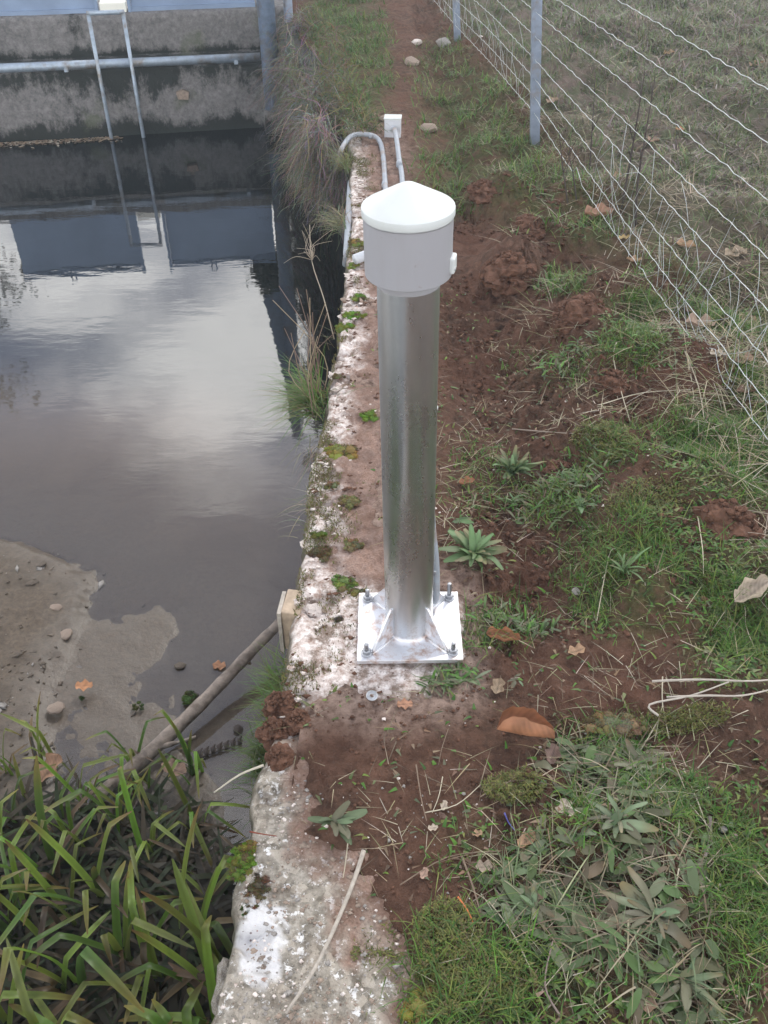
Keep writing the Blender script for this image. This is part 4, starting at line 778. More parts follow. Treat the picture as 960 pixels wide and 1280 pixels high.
# ------------------------------------------------------------------ single stems, sticks, wires on the ground
def stem(pts, r, col, label, name='straw', cat='stem', heights=None, mat=None, group=None):
    heights = heights or [.012] * len(pts); P_ = [on(x_, y_, h_) for (x_, y_), h_ in zip(pts, heights)]; P_ = smooth_path(P_, 4)
    b = MB(); m = len(P_); b.tube(P_, [r * (1 - .45 * i / (m - 1)) for i in range(m)], 6, col); tag(b.build(name, mat or M['straw']), label, cat, group)
ST, SG, SB = (.55, .49, .38), (.42, .44, .26), (.22, .16, .12)
for a in [([(770, 432), (766, 450), (774, 487), (787, 532)], .0022, ST, 'pale stem curving down across a dark soil hollow right of centre'), ([(720, 516), (752, 509), (802, 495), (862, 491)], .0022, ST, 'long pale stem lying nearly level below the dark hollow'),
          ([(855, 443), (872, 487), (880, 535)], .0024, ST, 'longest of the straws bundled upright left of the fence wires'), ([(858, 446), (866, 500), (863, 525)], .0018, ST, 'left straw of the upright bundle beside the fence'), ([(859, 448), (880, 500), (888, 560)], .0016, SG, 'right greenish straw of the upright bundle beside the fence'),
          ([(700, 460), (740, 437), (775, 431)], .0028, (.45, .38, .28), 'thick tan stem arching above the dark soil hollow'), ([(868, 534), (852, 563), (818, 597)], .0022, ST, 'pale stem slanting down left under the straw bundle'), ([(827, 850), (827, 885), (835, 927)], .0018, ST, 'upright pale stem crossing the loose wires at right'),
          ([(797, 945), (820, 907), (827, 886)], .0018, ST, 'bent pale stem leading down from the loose wires'), ([(871, 650), (877, 691), (878, 724)], .0016, ST, 'thin pale stem over the green grass at right'), ([(912, 713), (929, 761), (931, 787), (945, 822)], .0016, ST, 'thin pale stem crossing the bleached leaf'),
          ([(847, 1090), (842, 1130), (852, 1160)], .0018, ST, 'bent cream straw over the trampled rosette'), ([(827, 1132), (822, 1190), (816, 1250)], .0014, ST, 'long thin straw left of the lowest rosette'), ([(717, 1187), (708, 1225), (705, 1255)], .0013, SG, 'thin green straw in the bottom grass'),
          ([(577, 1075), (590, 1110), (600, 1145)], .0026, SB, 'grey-brown twig by the orange strip'), ([(520, 960), (526, 1000), (533, 1030)], .0018, SB, 'short upright twig on bare soil below the plate'), ([(553, 975), (548, 1000), (540, 1020)], .0012, ST, 'small pale straw on bare soil left of the twig end'),
          ([(435, 1057), (431, 1090), (425, 1120)], .0013, ST, 'thin pale stem hanging from the pale wilted rosette'), ([(560, 915), (552, 940), (548, 960)], .0010, SB, 'short dark stalk on the soil in front of the plate'), ([(860, 890), (866, 925), (866, 930)], .0014, SG, 'short green upright stalk right of the loose wires'),
          ([(600, 1000), (640, 980), (690, 985)], .0014, SB, 'dark stalk lying below the curled leaf'), ([(790, 1040), (850, 1000), (885, 988)], .0018, SG, 'greenish stem crossing the trampled grass'), ([(760, 1010), (820, 970), (830, 960)], .0016, ST, 'pale straw over the grass left of the loose wires'),
          ([(853, 965), (872, 1010), (884, 1045)], .0018, ST, 'pale straw slanting down to the grey bark strip'), ([(690, 1145), (745, 1060), (800, 1015)], .0016, SG, 'long green stalk slanting up through the trampled leaves'), ([(500, 1110), (560, 1075), (625, 1068)], .0014, SB, 'dark bent stalk among the crossing straws'),
          ([(530, 1020), (570, 1010), (600, 985)], .0014, ST, 'pale straw lying across the dark soil'), ([(880, 1100), (905, 1125), (935, 1150)], .0016, ST, 'pale straw at right over dark soil'), ([(640, 540), (700, 545), (760, 548)], .0024, (.30, .24, .2), 'long grey stalk lying above the upper rosette'), ([(745, 780), (760, 700), (768, 690)], .0012, ST, 'thin straw left of the green grass'),
          ([(662, 1215), (640, 1170), (610, 1130)], .0016, ST, 'pale stalk leading up left in the bottom moss'), ([(700, 1275), (680, 1235), (690, 1180)], .0024, (.26, .2, .18), 'dark woody stalk at the bottom edge'), ([(885, 1025), (886, 1050), (880, 1075)], .0055, (.26, .22, .2), 'grey bark strip standing at the end of the pale straw')]:
    stem(*a, group='single dry stems on the soil')
stem([(455, 1073), (438, 1127), (400, 1217), (360, 1282)], .0048, None, 'long thin grey stick lying on the bare concrete', 'stick', 'stick', [.030, .040, .050, .052], M['greywood'])
stem([(330, 960), (300, 972), (266, 984)], .0030, (.5, .46, .38), 'pale broken straw jutting from the wall edge over the sedges', 'straw', 'stem', [.01, .01, -.02])
stem([(572, 1125), (584, 1142), (592, 1160)], .0019, None, 'short orange sheathed wire lying in the moss', 'wire_scrap', 'wire', None, M['orange'])
stem([(630, 1020), (635, 1032), (643, 1042)], .0018, None, 'short blue wire scrap on dark soil', 'wire_scrap', 'wire', None, M['blue'])
stem([(315, 1056), (330, 1059), (348, 1060)], .0018, (.22, .06, .04), 'thin dark red twig on the wall beside the green moss', 'twig', 'twig', [.05, .05, .045])
WIREL = [('upper pale bare stem running in from the right edge over dark soil', [(812, 862), (870, 860), (935, 862), (975, 858)]), ('lower pale bare stem with a hooked end at its left', [(820, 905), (809, 891), (860, 880), (907, 863)]), ('branched pale stem between the two others at the right edge', [(830, 882), (880, 880), (925, 880), (975, 868)])]
for lab, pts in WIREL: stem(pts, .0030, (.50, .45, .40), lab, 'bare_twig', 'twig', [.03] * len(pts), None, 'pale twigs at the right edge')
# loose washer, stones, plank piece
p = at(465, 874, .012); w_ = MB(); w_.lathe([(.005, 0), (.0135, 0), (.0135, .0025), (.005, .0025), (.005, 0)], 28); o = w_.build('loose_washer', M['bolt'], None, True, (p.x, p.y, .024)); o.rotation_euler = (.1, .06, 0); tag(o, 'loose grey steel washer lying on the soil below the plate', 'washer')
def stone(px, py, s, m, label, z=None, flat=.6, name='stone', cat='stone', group=None, sx=1.0):
    p = on(px, py, s * .2) if z is None else at(px, py, z); o = link(name, rock_mesh(name, m, px * .1, 2, flat), None, p); o.scale = (s * sx, s, s); o.rotation_euler = (random.uniform(-.3, .3), random.uniform(-.3, .3), random.uniform(0, 6)); tag(o, label, cat, group); return o
for a in [(598, 52, .042, M['lime_stone'], 'bright pale block in the grass beside the far fence post'), (520, 55, .042, M['lime_stone'], 'pale yellowish stone left of the far fence post'), (555, 56, .055, M['pebble_grey'], 'grey stone at the foot of the far fence post'),
          (657, 347, .013, M['pebble_grey'], 'small white-grey stone at the foot of the soil mound'), (463, 857, .018, M['lime_stone'], 'tan flat chip beside the loose washer'), (484, 868, .011, M['lime_stone'], 'white chip right of the loose washer'), (405, 1100, .016, M['stone'], 'brown soil lump on the concrete beside the long stick'),
          (918, 1048, .012, M['stone'], 'tan pebble on dark soil at the right edge'), (903, 1037, .010, M['pebble_grey'], 'slate-grey chip beside the tan pebble'), (720, 740, .012, M['pebble_grey'], 'small pale stone on bare soil above the plate level'), (480, 150, .03, M['stone'], 'small stone left of the junction box'), (535, 163, .05, M['stone'], 'brown flat stone right of the junction box'), (515, 80, .05, M['stone'], 'reddish stone on the far path')]: stone(*a)
for a in [(636, 340, .105, 'large crumbly soil mound right of the cap'), (728, 395, .10, 'broad soil lump right of and below the large mound'), (905, 655, .09, 'dark crumbly soil lump at the right edge above the green grass'), (762, 477, .06, 'soil lump beside the dark hollow under the pale stem'), (605, 238, .07, 'dark soil clod right behind the cap top'), (660, 285, .08, 'dark soil clod above the large mound'), (700, 590, .05, 'soil clod right of the upper rosette'), (352, 880, .040, 'upper brown soil clod hanging at the wall edge above the sedges'), (345, 915, .040, 'lower soil clod at the wall edge'), (372, 900, .030, 'smaller soil clod inside the two at the wall edge'), (350, 945, .030, 'lowest soil clod at the wall edge above the bare concrete')]:
    px, py, s, lab = a; p = on(px, py, -.16 * s); bm = bmesh.new(); rs = random.Random(int(px)); nl = 130
    for li in range(nl):
        t = rs.random() ** .55; an = rs.uniform(0, 6.28); r_ = s * rs.uniform(.03, .13) * (1.25 - .6 * t) if li else s * .92; c = Vector((math.cos(an) * t * s * 1.15, math.sin(an) * t * s * .95, .95 * s * (1 - t * t) * rs.uniform(.7, 1.0))) if li else Vector((0, 0, 0)); sd_ = rs.uniform(0, 90)
        g = bmesh.ops.create_icosphere(bm, subdivisions=4 if li == 0 else 1, radius=1)['verts']
        for v in g:
            q0 = v.co.copy(); k = 1 + .40 * mnoise.noise(q0 * 1.7 + Vector((sd_, 0, 0))) + .24 * mnoise.noise(q0 * 4 + Vector((sd_, 3, 0))) + (.16 * mnoise.noise(q0 * 9) if li == 0 else 0); v.co = q0 * r_ * k; v.co.z *= .75; v.co += c
    me = bpy.data.meshes.new('soil_clod'); bm.to_mesh(me); bm.free(); me.materials.append(M['clod']); o = link('soil_clod', me, None, p); tag(o, lab, 'soil clod')
pk = thing('plank_piece', 'broken tan plank end wedged at the wall edge beside the water', 'plank')
p = at(366, 760, -.03); mb = MB(); mb.box((p.x + .004, p.y, -.075), (.05, .085, .14), Matrix.Rotation(R(-8), 3, 'Z')); bevel(mb.build('plank_body', M['plank'], pk, False), .003)
mb = MB(); mb.box((p.x - .027, p.y - .004, -.08), (.010, .08, .15), Matrix.Rotation(R(-6), 3, 'Z')); mb.build('splinter', M['greywood'], pk, False)
# driftwood branch
br = thing('driftwood_branch', 'long bare grey branch lying from the sedges across mud and water to the wall', 'branch')
g_ = [at(120, 1000, WZ + .03), at(185, 943, WZ + .05), at(240, 891, WZ + .07), at(285, 845, WZ + .09), at(325, 803, WZ + .12), at(354, 775, WZ + .15)]
P_ = smooth_path(g_, 5); mb = MB(); mb.tube(P_, [.025 - .008 * i / len(P_) + .0012 * math.sin(i * 1.9) for i in range(len(P_))], 14); mb.build('limb', M['wood'], br)
mb = MB(); mb.tube(smooth_path([at(195, 935, WZ + .05), at(222, 928, WZ + .07), at(245, 921, WZ + .08)], 3), [.009] * 3 + [.005] * 4, 8); mb.build('twig', M['wood'], br)
mb = MB(); mb.tube(smooth_path([at(300, 826, WZ + .1), at(308, 828, WZ + .09), at(313, 829, WZ + .08)], 2), .006, 8); mb.build('knot', M['wood'], br)
for i, (a, r) in enumerate((((60, 985), (130, 968), (185, 950)), .008), ) if False else ():
    pass
# dark row of rotten leaflets in shallow water, algae dots
q_ = MB()
q_.tube([at(248, 948, WZ + .008), at(275, 938, WZ + .008), at(302, 930, WZ + .008)], .003, 6)
for k in range(7):
    t = k / 6; b0 = at(250 + 50 * t, 947 - 16 * t, WZ + .008); q_.tube([b0, b0 + Vector((-.006, .016, .004)), b0 + Vector((.002, .034, .002))], [.006, .008, .002], 6)
tag(q_.build('rotten_frond', M['dark_twig']), 'black rotten frond with a row of leaflets in the shallow water', 'frond')
stone(298, 912, .018, M['dark_twig'], 'black lump in the shallow water above the rotten frond', WZ + .004, .6, 'dark_clump', 'clump')
stone(238, 871, .02, M['moss'] if False else M['dark_twig'], 'dark weed clump at the edge of the mud flat', WZ + .006, .5, 'dark_clump', 'clump', None, 1.4)
for px, py, w_, lab in [(173, 883, 13, 'green algae dot on the mud just above the sedges'), (100, 872, 9, 'small dark green algae dot below the orange leaf'), (238, 873, 18, 'dark green algae tuft beside the branch')]:
    moss(px, py, w_, w_ * .8, (.05, .085, .02), lab, WZ + .02 - .004)
for px, py, s, lab in [(70, 759, .022, 'pale brown stone on the mud bank'), (83, 793, .026, 'brown stone at the edge of the mud bank'), (70, 885, .028, 'brown flat stone half sunk in mud'), (52, 705, .02, 'dark pebble on the upper mud bank'), (40, 728, .022, 'dark flat pebble left on the mud bank'), (225, 832, .02, 'dark pebble in the water edge beside the mud')]:
    stone(px, py, s, M['stone'] if 'dark' not in lab else M['bark'], lab, WZ + (.026 if px < 130 else .002), .35)
# ------------------------------------------------------------------ sedges at the wall's foot
def sedge_leaf(seed, L_, W_, brk, col, tip):
    rs = random.Random(seed); b = MB(); seg = 12; pos = Vector((0, 0, 0)); ang = R(rs.uniform(70, 90)); tw = rs.uniform(-.5, .5)
    k0 = int(seg * brk)
    for k in range(seg + 1):
        t = k / seg; w = W_ * (1 - .25 * t - .6 * max(0, (t - .8) / .2) ** 2) * .5; a = tw * t
        side = Vector((math.sin(a) * .5, math.cos(a), 0)); nrm = Vector((-math.sin(ang), 0, math.cos(ang)))
        b.v += [tuple(pos - side * w + nrm * w * .38), tuple(pos), tuple(pos + side * w + nrm * w * .38)]
        f = max(0, (t - .72) / .28); c = tuple(col[i] * (1 - f) + tip[i] * f for i in range(3)); c2 = tuple(k_ * .78 for k_ in c); base = .55 + .45 * min(1, t * 2.2)
        c = tuple(k_ * base for k_ in c) if False else c
        b.c += [c, c2, c]
        st = L_ / seg; pos = pos + Vector((math.cos(ang) * st, 0, math.sin(ang) * st)); ang -= (R(rs.uniform(55, 115)) if k == k0 and brk < 1 else R(rs.uniform(0, 3.5) * (1 if k < k0 or brk > 1 else 1.8)))
    b.f = [(3 * k + j, 3 * k + j + 1, 3 * k + j + 4, 3 * k + j + 3) for k in range(seg) for j in (0, 1)]
    return b.mesh('leaf', M['sedge'])
SGc = [(.17, .30, .040), (.12, .23, .035), (.25, .34, .060), (.08, .15, .030), (.18, .24, .05)]; TIP = [(.26, .20, .06), (.20, .11, .05), (.15, .19, .045), (.12, .06, .035)]
SM = [sedge_leaf(k + 3, random.uniform(.48, .80), random.uniform(.024, .035), random.choice([.35, .45, .55, .6, .7, .8, 1.2]), random.choice(SGc), random.choice(TIP)) for k in range(34)]
SD = [sedge_leaf(100 + k, random.uniform(.4, .65), random.uniform(.020, .030), random.choice([.3, .45, .55]), random.choice([(.12, .075, .04), (.17, .11, .06), (.08, .055, .035)]), (.15, .09, .05)) for k in range(6)]
spots = []
while len(spots) < 62:
    x, y = random.uniform(-1.55, -.36), random.uniform(.42, 1.72)
    if y > 1.78 - .22 * abs(x + .9) - (.25 if x > -.55 else 0): continue
    if all((x - a) ** 2 + (y - b) ** 2 > .011 for a, b in spots): spots.append((x, y))
for x, y in spots:
    t = thing('sedge_plant', 'broad-bladed green sedge rooted in the mud at the foot of the wall', 'sedge', (x, y, WZ - .01), 'sedges growing in the mud below the wall')
    n = random.randint(6, 10)
    for i in range(n):
        d = i >= n - 2 and random.random() < .8; o = link('leaf', random.choice(SD if d else SM), t); s = random.uniform(.50, .80)
        if y > 1.3: s *= .70
        if y > 1.55: s *= .8
        o.scale = (s, s * 1.05, s); o.rotation_euler = (0, 0, random.uniform(0, 6.28)); o.location = (random.gauss(0, .02), random.gauss(0, .02), 0)
x = rng.uniform(-1.7, -.34, 5200); y = rng.uniform(.2, 1.75, 5200); k = y < 1.55 - .22 * np.abs(x + .9) - .2 * (x > -.55) + rng.normal(0, .04, 5200); x, y = x[k], y[k]; n = len(x); P = np.stack([x, y, bed(x, y)[0] + WZ + rng.uniform(0, .05, n)], -1)
o = blades('shade_gap_litter', P, rng.uniform(.08, .22, n), rng.uniform(.010, .024, n), pick([(.035, .028, .018), (.05, .038, .022), (.022, .020, .014), (.06, .045, .027), (.03, .05, .015), (.02, .035, .012)], n), rng.uniform(1.0, 1.5, n), M['blade'], .25, 4); o['kind'] = 'stuff'  # dark blades added so the gaps between the sedges read as shade
# ------------------------------------------------------------------ tufts on the wall edge
def tuft(base, n, lmin, lmax, dirv, spread, cols, w, label, droop=.6, name='grass_tuft', cat='grass tuft', extra=None):
    b = MB()
    for _ in range(n):
        p = Vector(base) + Vector((random.gauss(0, .018), random.gauss(0, .05), random.gauss(0, .012))); d = (Vector(dirv) + Vector((random.gauss(0, spread), random.gauss(0, spread), random.gauss(0, spread * .6)))).normalized()
        L_ = random.uniform(lmin, lmax); c = random.choice(cols); pts = [p]; k = 5
        for i in range(k): pts.append(pts[-1] + d * L_ / k); d = (d + Vector((0, 0, -droop / k)) + Vector((random.gauss(0, .05),) * 3)).normalized()
        s = d.cross(Vector((0, 0, 1)));
        if s.length < .05: s = Vector((1, 0, 0))
        s.normalize(); vs = []
        for i, q0 in enumerate(pts): ww = w * (1 - i / (k + .3)) * .5; vs += [q0 - s * ww, q0 + s * ww]
        b.add(vs, [(2 * i, 2 * i + 1, 2 * i + 3, 2 * i + 2) for i in range(k)], tuple(q0 * random.uniform(.75, 1.25) for q0 in c))
    if extra:
        for pts, r, c in extra: b.tube(smooth_path(pts, 4), [r * (1 - .5 * i / (4 * (len(pts) - 1))) for i in range(4 * (len(pts) - 1) + 1)], 5, c)
    o = b.build(name, M['straw'] if extra else M['blade']); return tag(o, label, cat)
b1 = Vector((-.225, 2.62, -.05)); ex = []
for k in range(16):
    q0 = b1 + Vector((random.gauss(0, .02), random.gauss(0, .06), 0)); ex.append(([q0, q0 + Vector((random.gauss(-.02, .03), .05, .12)), q0 + Vector((random.gauss(-.04, .05), .09 + random.gauss(0, .05), random.uniform(.2, .36)))], .0022, random.choice([(.22, .15, .11), (.32, .25, .17), (.18, .12, .10)])))
tuft(b1, 420, .08, .24, (-.7, -.1, .5), .45, [(.07, .15, .03), (.09, .18, .04), (.13, .17, .05), (.2, .19, .1)], .0036, 'overhanging green grass tuft with tall dry stems on the wall edge', .9, extra=ex)
tuft((-.215, 2.36, -.06), 60, .06, .16, (-.45, 0, -.6), .35, [(.30, .25, .19), (.22, .18, .14), (.12, .14, .06)], .0024, 'dry grey grass hanging down the wall face below the green tuft', .8)
tuft((-.22, 2.05, -.05), 30, .05, .13, (-.8, -.1, .1), .5, [(.10, .13, .05), (.35, .3, .22)], .0020, 'small thin grass wisp on the wall edge beside the white blocks', .7)
tuft((-.255, 1.42, -.10), 220, .04, .10, (-.6, 0, .5), .45, [(.09, .16, .04), (.12, .19, .05)], .0030, 'fresh green grass fringe growing on the wall face beside the branch end', .5)
tuft((-.275, 1.25, -.12), 260, .03, .09, (-.6, 0, .4), .5, [(.07, .12, .035), (.10, .14, .05)], .0030, 'dark green grass fringe under the soil at the wall edge', .5)
tuft((-.19, 4.05, -.03), 110, .08, .20, (-.6, -.1, .5), .45, [(.13, .15, .07), (.2, .19, .1), (.28, .24, .16)], .004, 'pale green grass tuft on the wall edge beside the bent conduit', .8)
tuft((-.19, 4.75, -.01), 140, .06, .18, (-.5, -.1, .6), .45, [(.14, .16, .06), (.2, .18, .08)], .004, 'yellow-green grass tuft where the conduit crosses the edge', .8)
wsp = Vector((-.19, 3.1, -.08)); exw = [([wsp, wsp + Vector((-.04, .1, .12)), wsp + Vector((-.09, .25, .2)), wsp + Vector((-.10, .36, .3))], .0025, (.4, .34, .27))]
for k in range(14): q0 = wsp + Vector((-.09, .26, .2)); exw.append(([q0, q0 + Vector((random.gauss(0, .03), random.gauss(0, .04), .04)), q0 + Vector((random.gauss(0, .06), random.gauss(0, .07), random.uniform(.0, .12)))], .0013, (.36, .3, .24)))
tuft(wsp, 10, .05, .12, (-.5, 0, .5), .4, [(.2, .18, .1)], .002, 'thin dry weed with a branching head leaning over the water', .5, 'dry_weed', 'weed', exw)
# hanging brush over the wing wall
def brush(name, n, seg0, seg1, cols, label, lmin, lmax, outw, w, up, zr):
    b = MB(); clumps = [(random.random(), random.uniform(-.10, .06), random.uniform(*zr), random.choice(cols), Vector((random.gauss(0, .4), random.gauss(0, .4), random.gauss(0, .3)))) for _ in range(70)]
    for _ in range(n):
        t, ox, z, cc, cd = random.choice(clumps); t = min(1, max(0, t + random.gauss(0, .02))); x = seg0[0] + (seg1[0] - seg0[0]) * t + ox + random.gauss(0, .03); y = seg0[1] + (seg1[1] - seg0[1]) * t
        p = Vector((x, y, z + random.gauss(0, .04))); d = (Vector((-outw, 0, up)) + cd + Vector((random.gauss(0, .55), random.gauss(0, .55), random.gauss(0, .5)))).normalized(); L_ = random.uniform(lmin, lmax); pts = [p]; c = cc if random.random() < .6 else random.choice(cols); c = tuple(k * random.uniform(.55, 1.35) for k in c)
        for i in range(6): pts.append(pts[-1] + d * L_ / 6); d = (d + Vector((random.gauss(0, .28), random.gauss(0, .28), -.22 + random.gauss(0, .2)))).normalized()
        s = Vector((random.gauss(0, 1), random.gauss(0, 1), random.gauss(0, .5))).normalized(); vs = []
        for i, q0 in enumerate(pts): ww = w * random.uniform(.6, 1.2) * (1 - i / 7.5) * .5; vs += [q0 - s * ww, q0 + s * ww]
        b.add(vs, [(2 * i, 2 * i + 1, 2 * i + 3, 2 * i + 2) for i in range(6)], c)
    return tag(b.build(name, M['straw']), label, 'brush')
brush('hanging_brush', 7500, (-.26, 5.0), (-.66, 7.6), [(.22, .18, .175), (.27, .23, .22), (.15, .125, .12), (.14, .12, .09), (.11, .12, .07)], 'mat of dry grey-brown stems hanging over the far wall beside the column', .12, .40, .30, .005, -.5, (-.50, .08))
brush('edge_grass', 4200, (-.10, 4.9), (-.48, 7.6), [(.13, .15, .06), (.17, .18, .07), (.2, .17, .1), (.08, .11, .04), (.14, .11, .08)], 'yellow-green grass fringe along the far wall top above the hanging brush', .05, .16, .1, .006, .7, (-.02, .05))
# ------------------------------------------------------------------ floating scum at the dam foot
b = MB()
for k in range(420):
    t = random.random(); s_ = -.3 + 1.25 * t; n_ = abs(random.gauss(0, .05 + .16 * max(0, .3 - t))); c = D0 + DT * s_ + DN * (n_ + .03) + Vector((0, 0, .006)); a = random.uniform(0, 6.28); l_ = random.uniform(.008, .026); u_ = Vector((math.cos(a), math.sin(a), random.uniform(-.15, .15))) * l_; v_ = Vector((-math.sin(a), math.cos(a), .1)) * l_ * .55
    b.add([c - u_, c - v_, c + u_, c + v_], [(0, 1, 2, 3)], random.choice([(.36, .27, .19), (.28, .19, .13), (.45, .4, .33), (.2, .15, .11)]))
o = b.build('floating_leaves', M['dead'], None, False); o['kind'] = 'stuff'
p = D0 + DT * (-.02) + DN * .12
o = link('float_block', rock_mesh('float_block', M['cream'], 3, 2, .5), None, (p.x - .0, p.y - .2, WZ + .01)); o.scale = (.05, .035, .04); tag(o, 'small white foam piece among floating leaves at the dam', 'foam piece')
p = D0 + DT * (-.06) + DN * .05; lg = MB(); lg.tube([p + Vector((-.5, 0, .03)), p + Vector((-.2, -.02, .03)), p + Vector((.05, -.02, .03))], [.03, .035, .03], 10); tag(lg.build('floating_log', M['greywood']), 'short grey log end floating against the dam at the left edge', 'log')
# ------------------------------------------------------------------ wire fence
fe = thing('wire_fence', 'sagging galvanised wire fence on steel posts running up the right side', 'fence')
def fx(y): return 1.48 - .1326 * y
PY_ = [.7, 5.05, 7.2, 9.4]
def zf(y): return float(gz(np.array([fx(y)]), np.array([y]))[0])
for y in PY_:
    z0 = zf(y); mb = MB(); t = .0035; w_ = .024
    for (dx, dy, sx_, sy_) in ((0, -w_, 2 * w_, t * 2), (-w_ + t, 0, t * 2, 2 * w_ - .008)): mb.box((dx, dy, .55), (sx_, sy_, 1.5))
    mb.box((fx(y) + w_ * .6, y + .004, z0 + .55), (.006, .03, 1.5)) if False else None
    po = bevel(mb.build('post', M['post'], fe, False, (fx(y), y, z0)), .001); po.rotation_euler = (0, R(-5.2), 0)
rowz = [(.93, 1.02), (.78, .86), (.64, .71), (.50, .56), (.37, .43), (.24, .30), (.10, .16), (.02, .07)]
def wire_pts(zn, zfar, y0, y1, k, sag, seed):
    pts = []; rs = random.Random(seed)
    for i in range(k + 1):
        y = y0 + (y1 - y0) * i / k; t = (y - .7) / (5.05 - .7) if y < 5.05 else 1; s4 = 4 * t * (1 - t) if y < 5.05 else 0
        z = zn + (zfar - zn) * min(t, 1) - sag * s4 + (.0022 if i % 2 else -.0022) + rs.gauss(0, .0010)
        z = max(z, zf(y) + (.02, .05, .09, .02, .03, .10, .06, .025)[seed]) if y < 5.2 else z
        pts.append(Vector((fx(y) - .09 * max(z, 0) * (math.exp(-((y - 5.05) / .9) ** 2) + math.exp(-((y - 7.2) / .9) ** 2)) - .012 - .03 * s4 * (1 if zn < .4 else .2), y, z + (.0 if y < 5.05 else -.03 * (y - 5.05)))))
    return pts
wires = []
for i, (a, b) in enumerate(rowz):
    zf_far = [.86, .735, .615, .505, .40, .31, .22, .14][i] + .02; zn = [.98, .86, .72, .56, .42, .31, .20, .11][i]
    P_ = wire_pts(zn, zf_far, .7, 9.4, 170, .02 + .004 * i, i); wires.append(P_)
    mb = MB(); mb.tube(P_, .0013, 5, cap=False); mb.build('wire', M['wire'], fe)
for k in range(1, 150):                                   # short stay wires of the netting, many of them slack
    y = 1.5 + k * (.05 if k < 50 else .075)
    if y > 9.3: break
    i0 = int((y - .7) / (8.7) * 170)
    lo = (4 if k < 50 else 5) if (k % 3) else (3 if k % 2 else 4)
    pts = []
    for i in range(lo, 8): w0 = wires[i][min(170, max(0, i0 + random.randint(-1, 1)))]; pts.append(w0 + Vector((random.gauss(0, .012), random.gauss(0, .025), 0)))
    mb = MB(); mb.tube(smooth_path(pts, 2), .0009, 4, cap=False); mb.build('stay_wire', M['wire'], fe)
# dark bare saplings at the fence
def sapling(pts, hs, r, label, side=4):
    P_ = []; b0 = on(*pts[0], 0.0); t = thing('bare_sapling', label, 'sapling', b0, 'dark bare saplings by the fence'); rel = [Vector((0, 0, -.02))]
    for (px, py), h in zip(pts[1:], hs): d = ray(px, py); k = (b0.y + h * .0) / d.y; rel.append(Vector((0, 0, HC)) + d * k - b0)
    m = smooth_path(rel, 5); mb = MB(); mb.tube(m, [r * (1 - .7 * i / (len(m) - 1)) for i in range(len(m))], 6); mb.build('stem', M['dark_twig'], t)
    for j in range(side):
        q0 = m[int(len(m) * random.uniform(.3, .85))]; d = Vector((random.gauss(0, .5), random.gauss(0, .5), 1)).normalized() * random.uniform(.06, .16); mb = MB(); mb.tube([q0, q0 + d * .5 + Vector((0, 0, .01)), q0 + d], [r * .4, r * .3, r * .15], 5); mb.build('side_twig', M['dark_twig'], t)
sapling([(795, 290), (797, 230), (808, 162), (819, 95)], (.2, .4, .6), .006, 'tallest dark bare sapling behind the fence wires')
sapling([(777, 262), (792, 176), (806, 89)], (.3, .6), .006, 'second dark sapling, leaning right beside the tallest one')
sapling([(737, 215), (741, 150), (744, 95)], (.3, .5), .004, 'thin reddish sapling close right of the fence post')
sapling([(711, 253), (703, 205), (699, 165)], (.15, .3), .004, 'short dark sapling left of the brown leaf pile')
sapling([(722, 250), (716, 215), (708, 185)], (.15, .3), .0035, 'short dark sapling directly beside the leaf pile')
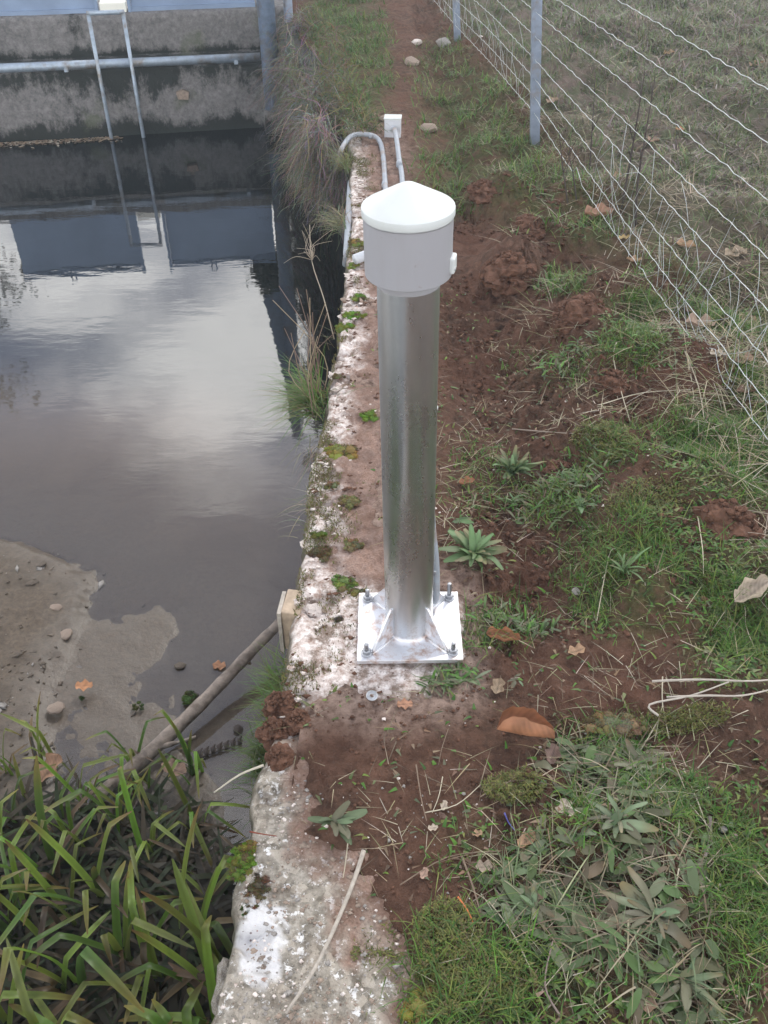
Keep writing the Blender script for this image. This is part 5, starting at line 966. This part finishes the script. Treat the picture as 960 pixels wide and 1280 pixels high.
# ------------------------------------------------------------------ trees beyond the frame that the pond mirrors
def tree(name, label, loc, h, rad, zc, n, cols, leaf, seed, flat=1.0):
    rs = random.Random(seed); t = thing(name, label, 'tree', loc, 'trees beyond the dam'); mb = MB(); tips = []
    mb.tube([(0, 0, -.3), (.03, .02, h * .3), (-.03, .05, h * .62), (.02, .02, h * .9)], [.11, .09, .06, .02], 10); mb.build('trunk', M['bark'], t)
    for k in range(9):
        z = h * rs.uniform(.25, .8); a = rs.uniform(0, 6.28); L_ = rad * rs.uniform(.5, .95); e = Vector((math.cos(a) * L_, math.sin(a) * L_, z + L_ * .5)); mb = MB(); mb.tube(smooth_path([(0, 0, z), (e * .5 + Vector((0, 0, z * .5 - .05))), e], 3), [.045 - .005 * i for i in range(7)], 7); mb.build('limb', M['bark'], t); tips.append(e)
    cl = [Vector((rs.gauss(0, rad * .5), rs.gauss(0, rad * .5), zc + rs.gauss(0, h * .24))) for _ in range(26)] + tips; V = []; T = []
    for k in range(n):
        c = rs.choice(cl); p = c + Vector((rs.gauss(0, .17), rs.gauss(0, .17), rs.gauss(0, .17))) * rad; u_ = Vector((rs.gauss(0, 1), rs.gauss(0, 1), rs.gauss(0, 1))).normalized(); v_ = u_.orthogonal().normalized(); s = leaf * rs.uniform(.6, 1.3); V += [p - u_ * s, p - v_ * s * .5, p + u_ * s, p + v_ * s * .5]; cc = rs.choice(cols); T += [cc] * 4
    link('crown', np_mesh('crown', np.array([tuple(v) for v in V]), np.arange(len(V)).reshape(-1, 4), M['blade'], tint=np.array(T), smooth=False), t)
tree('leafy_tree', 'olive-green tree beyond the dam seen mirrored right of the column', (-.58, 9.7, 0), 4.4, .62, 1.9, 20000, [(.055, .065, .025), (.085, .085, .04), (.04, .05, .02)], .07, 5)
tree('leafy_tree', 'grey tree on the left bank seen only mirrored at the left edge', (-7.6, 14.5, 0), 4.6, 1.2, 3.2, 3500, [(.12, .10, .08), (.1, .1, .06)], .07, 6)

# ------------------------------------------------------------------ added thin volume standing in for the bluish lens flare veil
hz = MB(); hz.box((0, 22, 2.4), (150, 130, 10.6)); ho = hz.build('veil_haze', None, None, False); ho['kind'] = 'stuff'
hm = bpy.data.materials.new('veil_haze'); hm.use_nodes = True; ht = hm.node_tree; ht.nodes.clear()
hv = ht.nodes.new('ShaderNodeVolumePrincipled'); hv.inputs['Density'].default_value = 0.006; hv.inputs['Color'].default_value = (0.72, 0.87, 1.0, 1); hv.inputs['Anisotropy'].default_value = 0.35
hoo = ht.nodes.new('ShaderNodeOutputMaterial'); ht.links.new(hv.outputs[0], hoo.inputs['Volume']); ho.data.materials.append(hm)
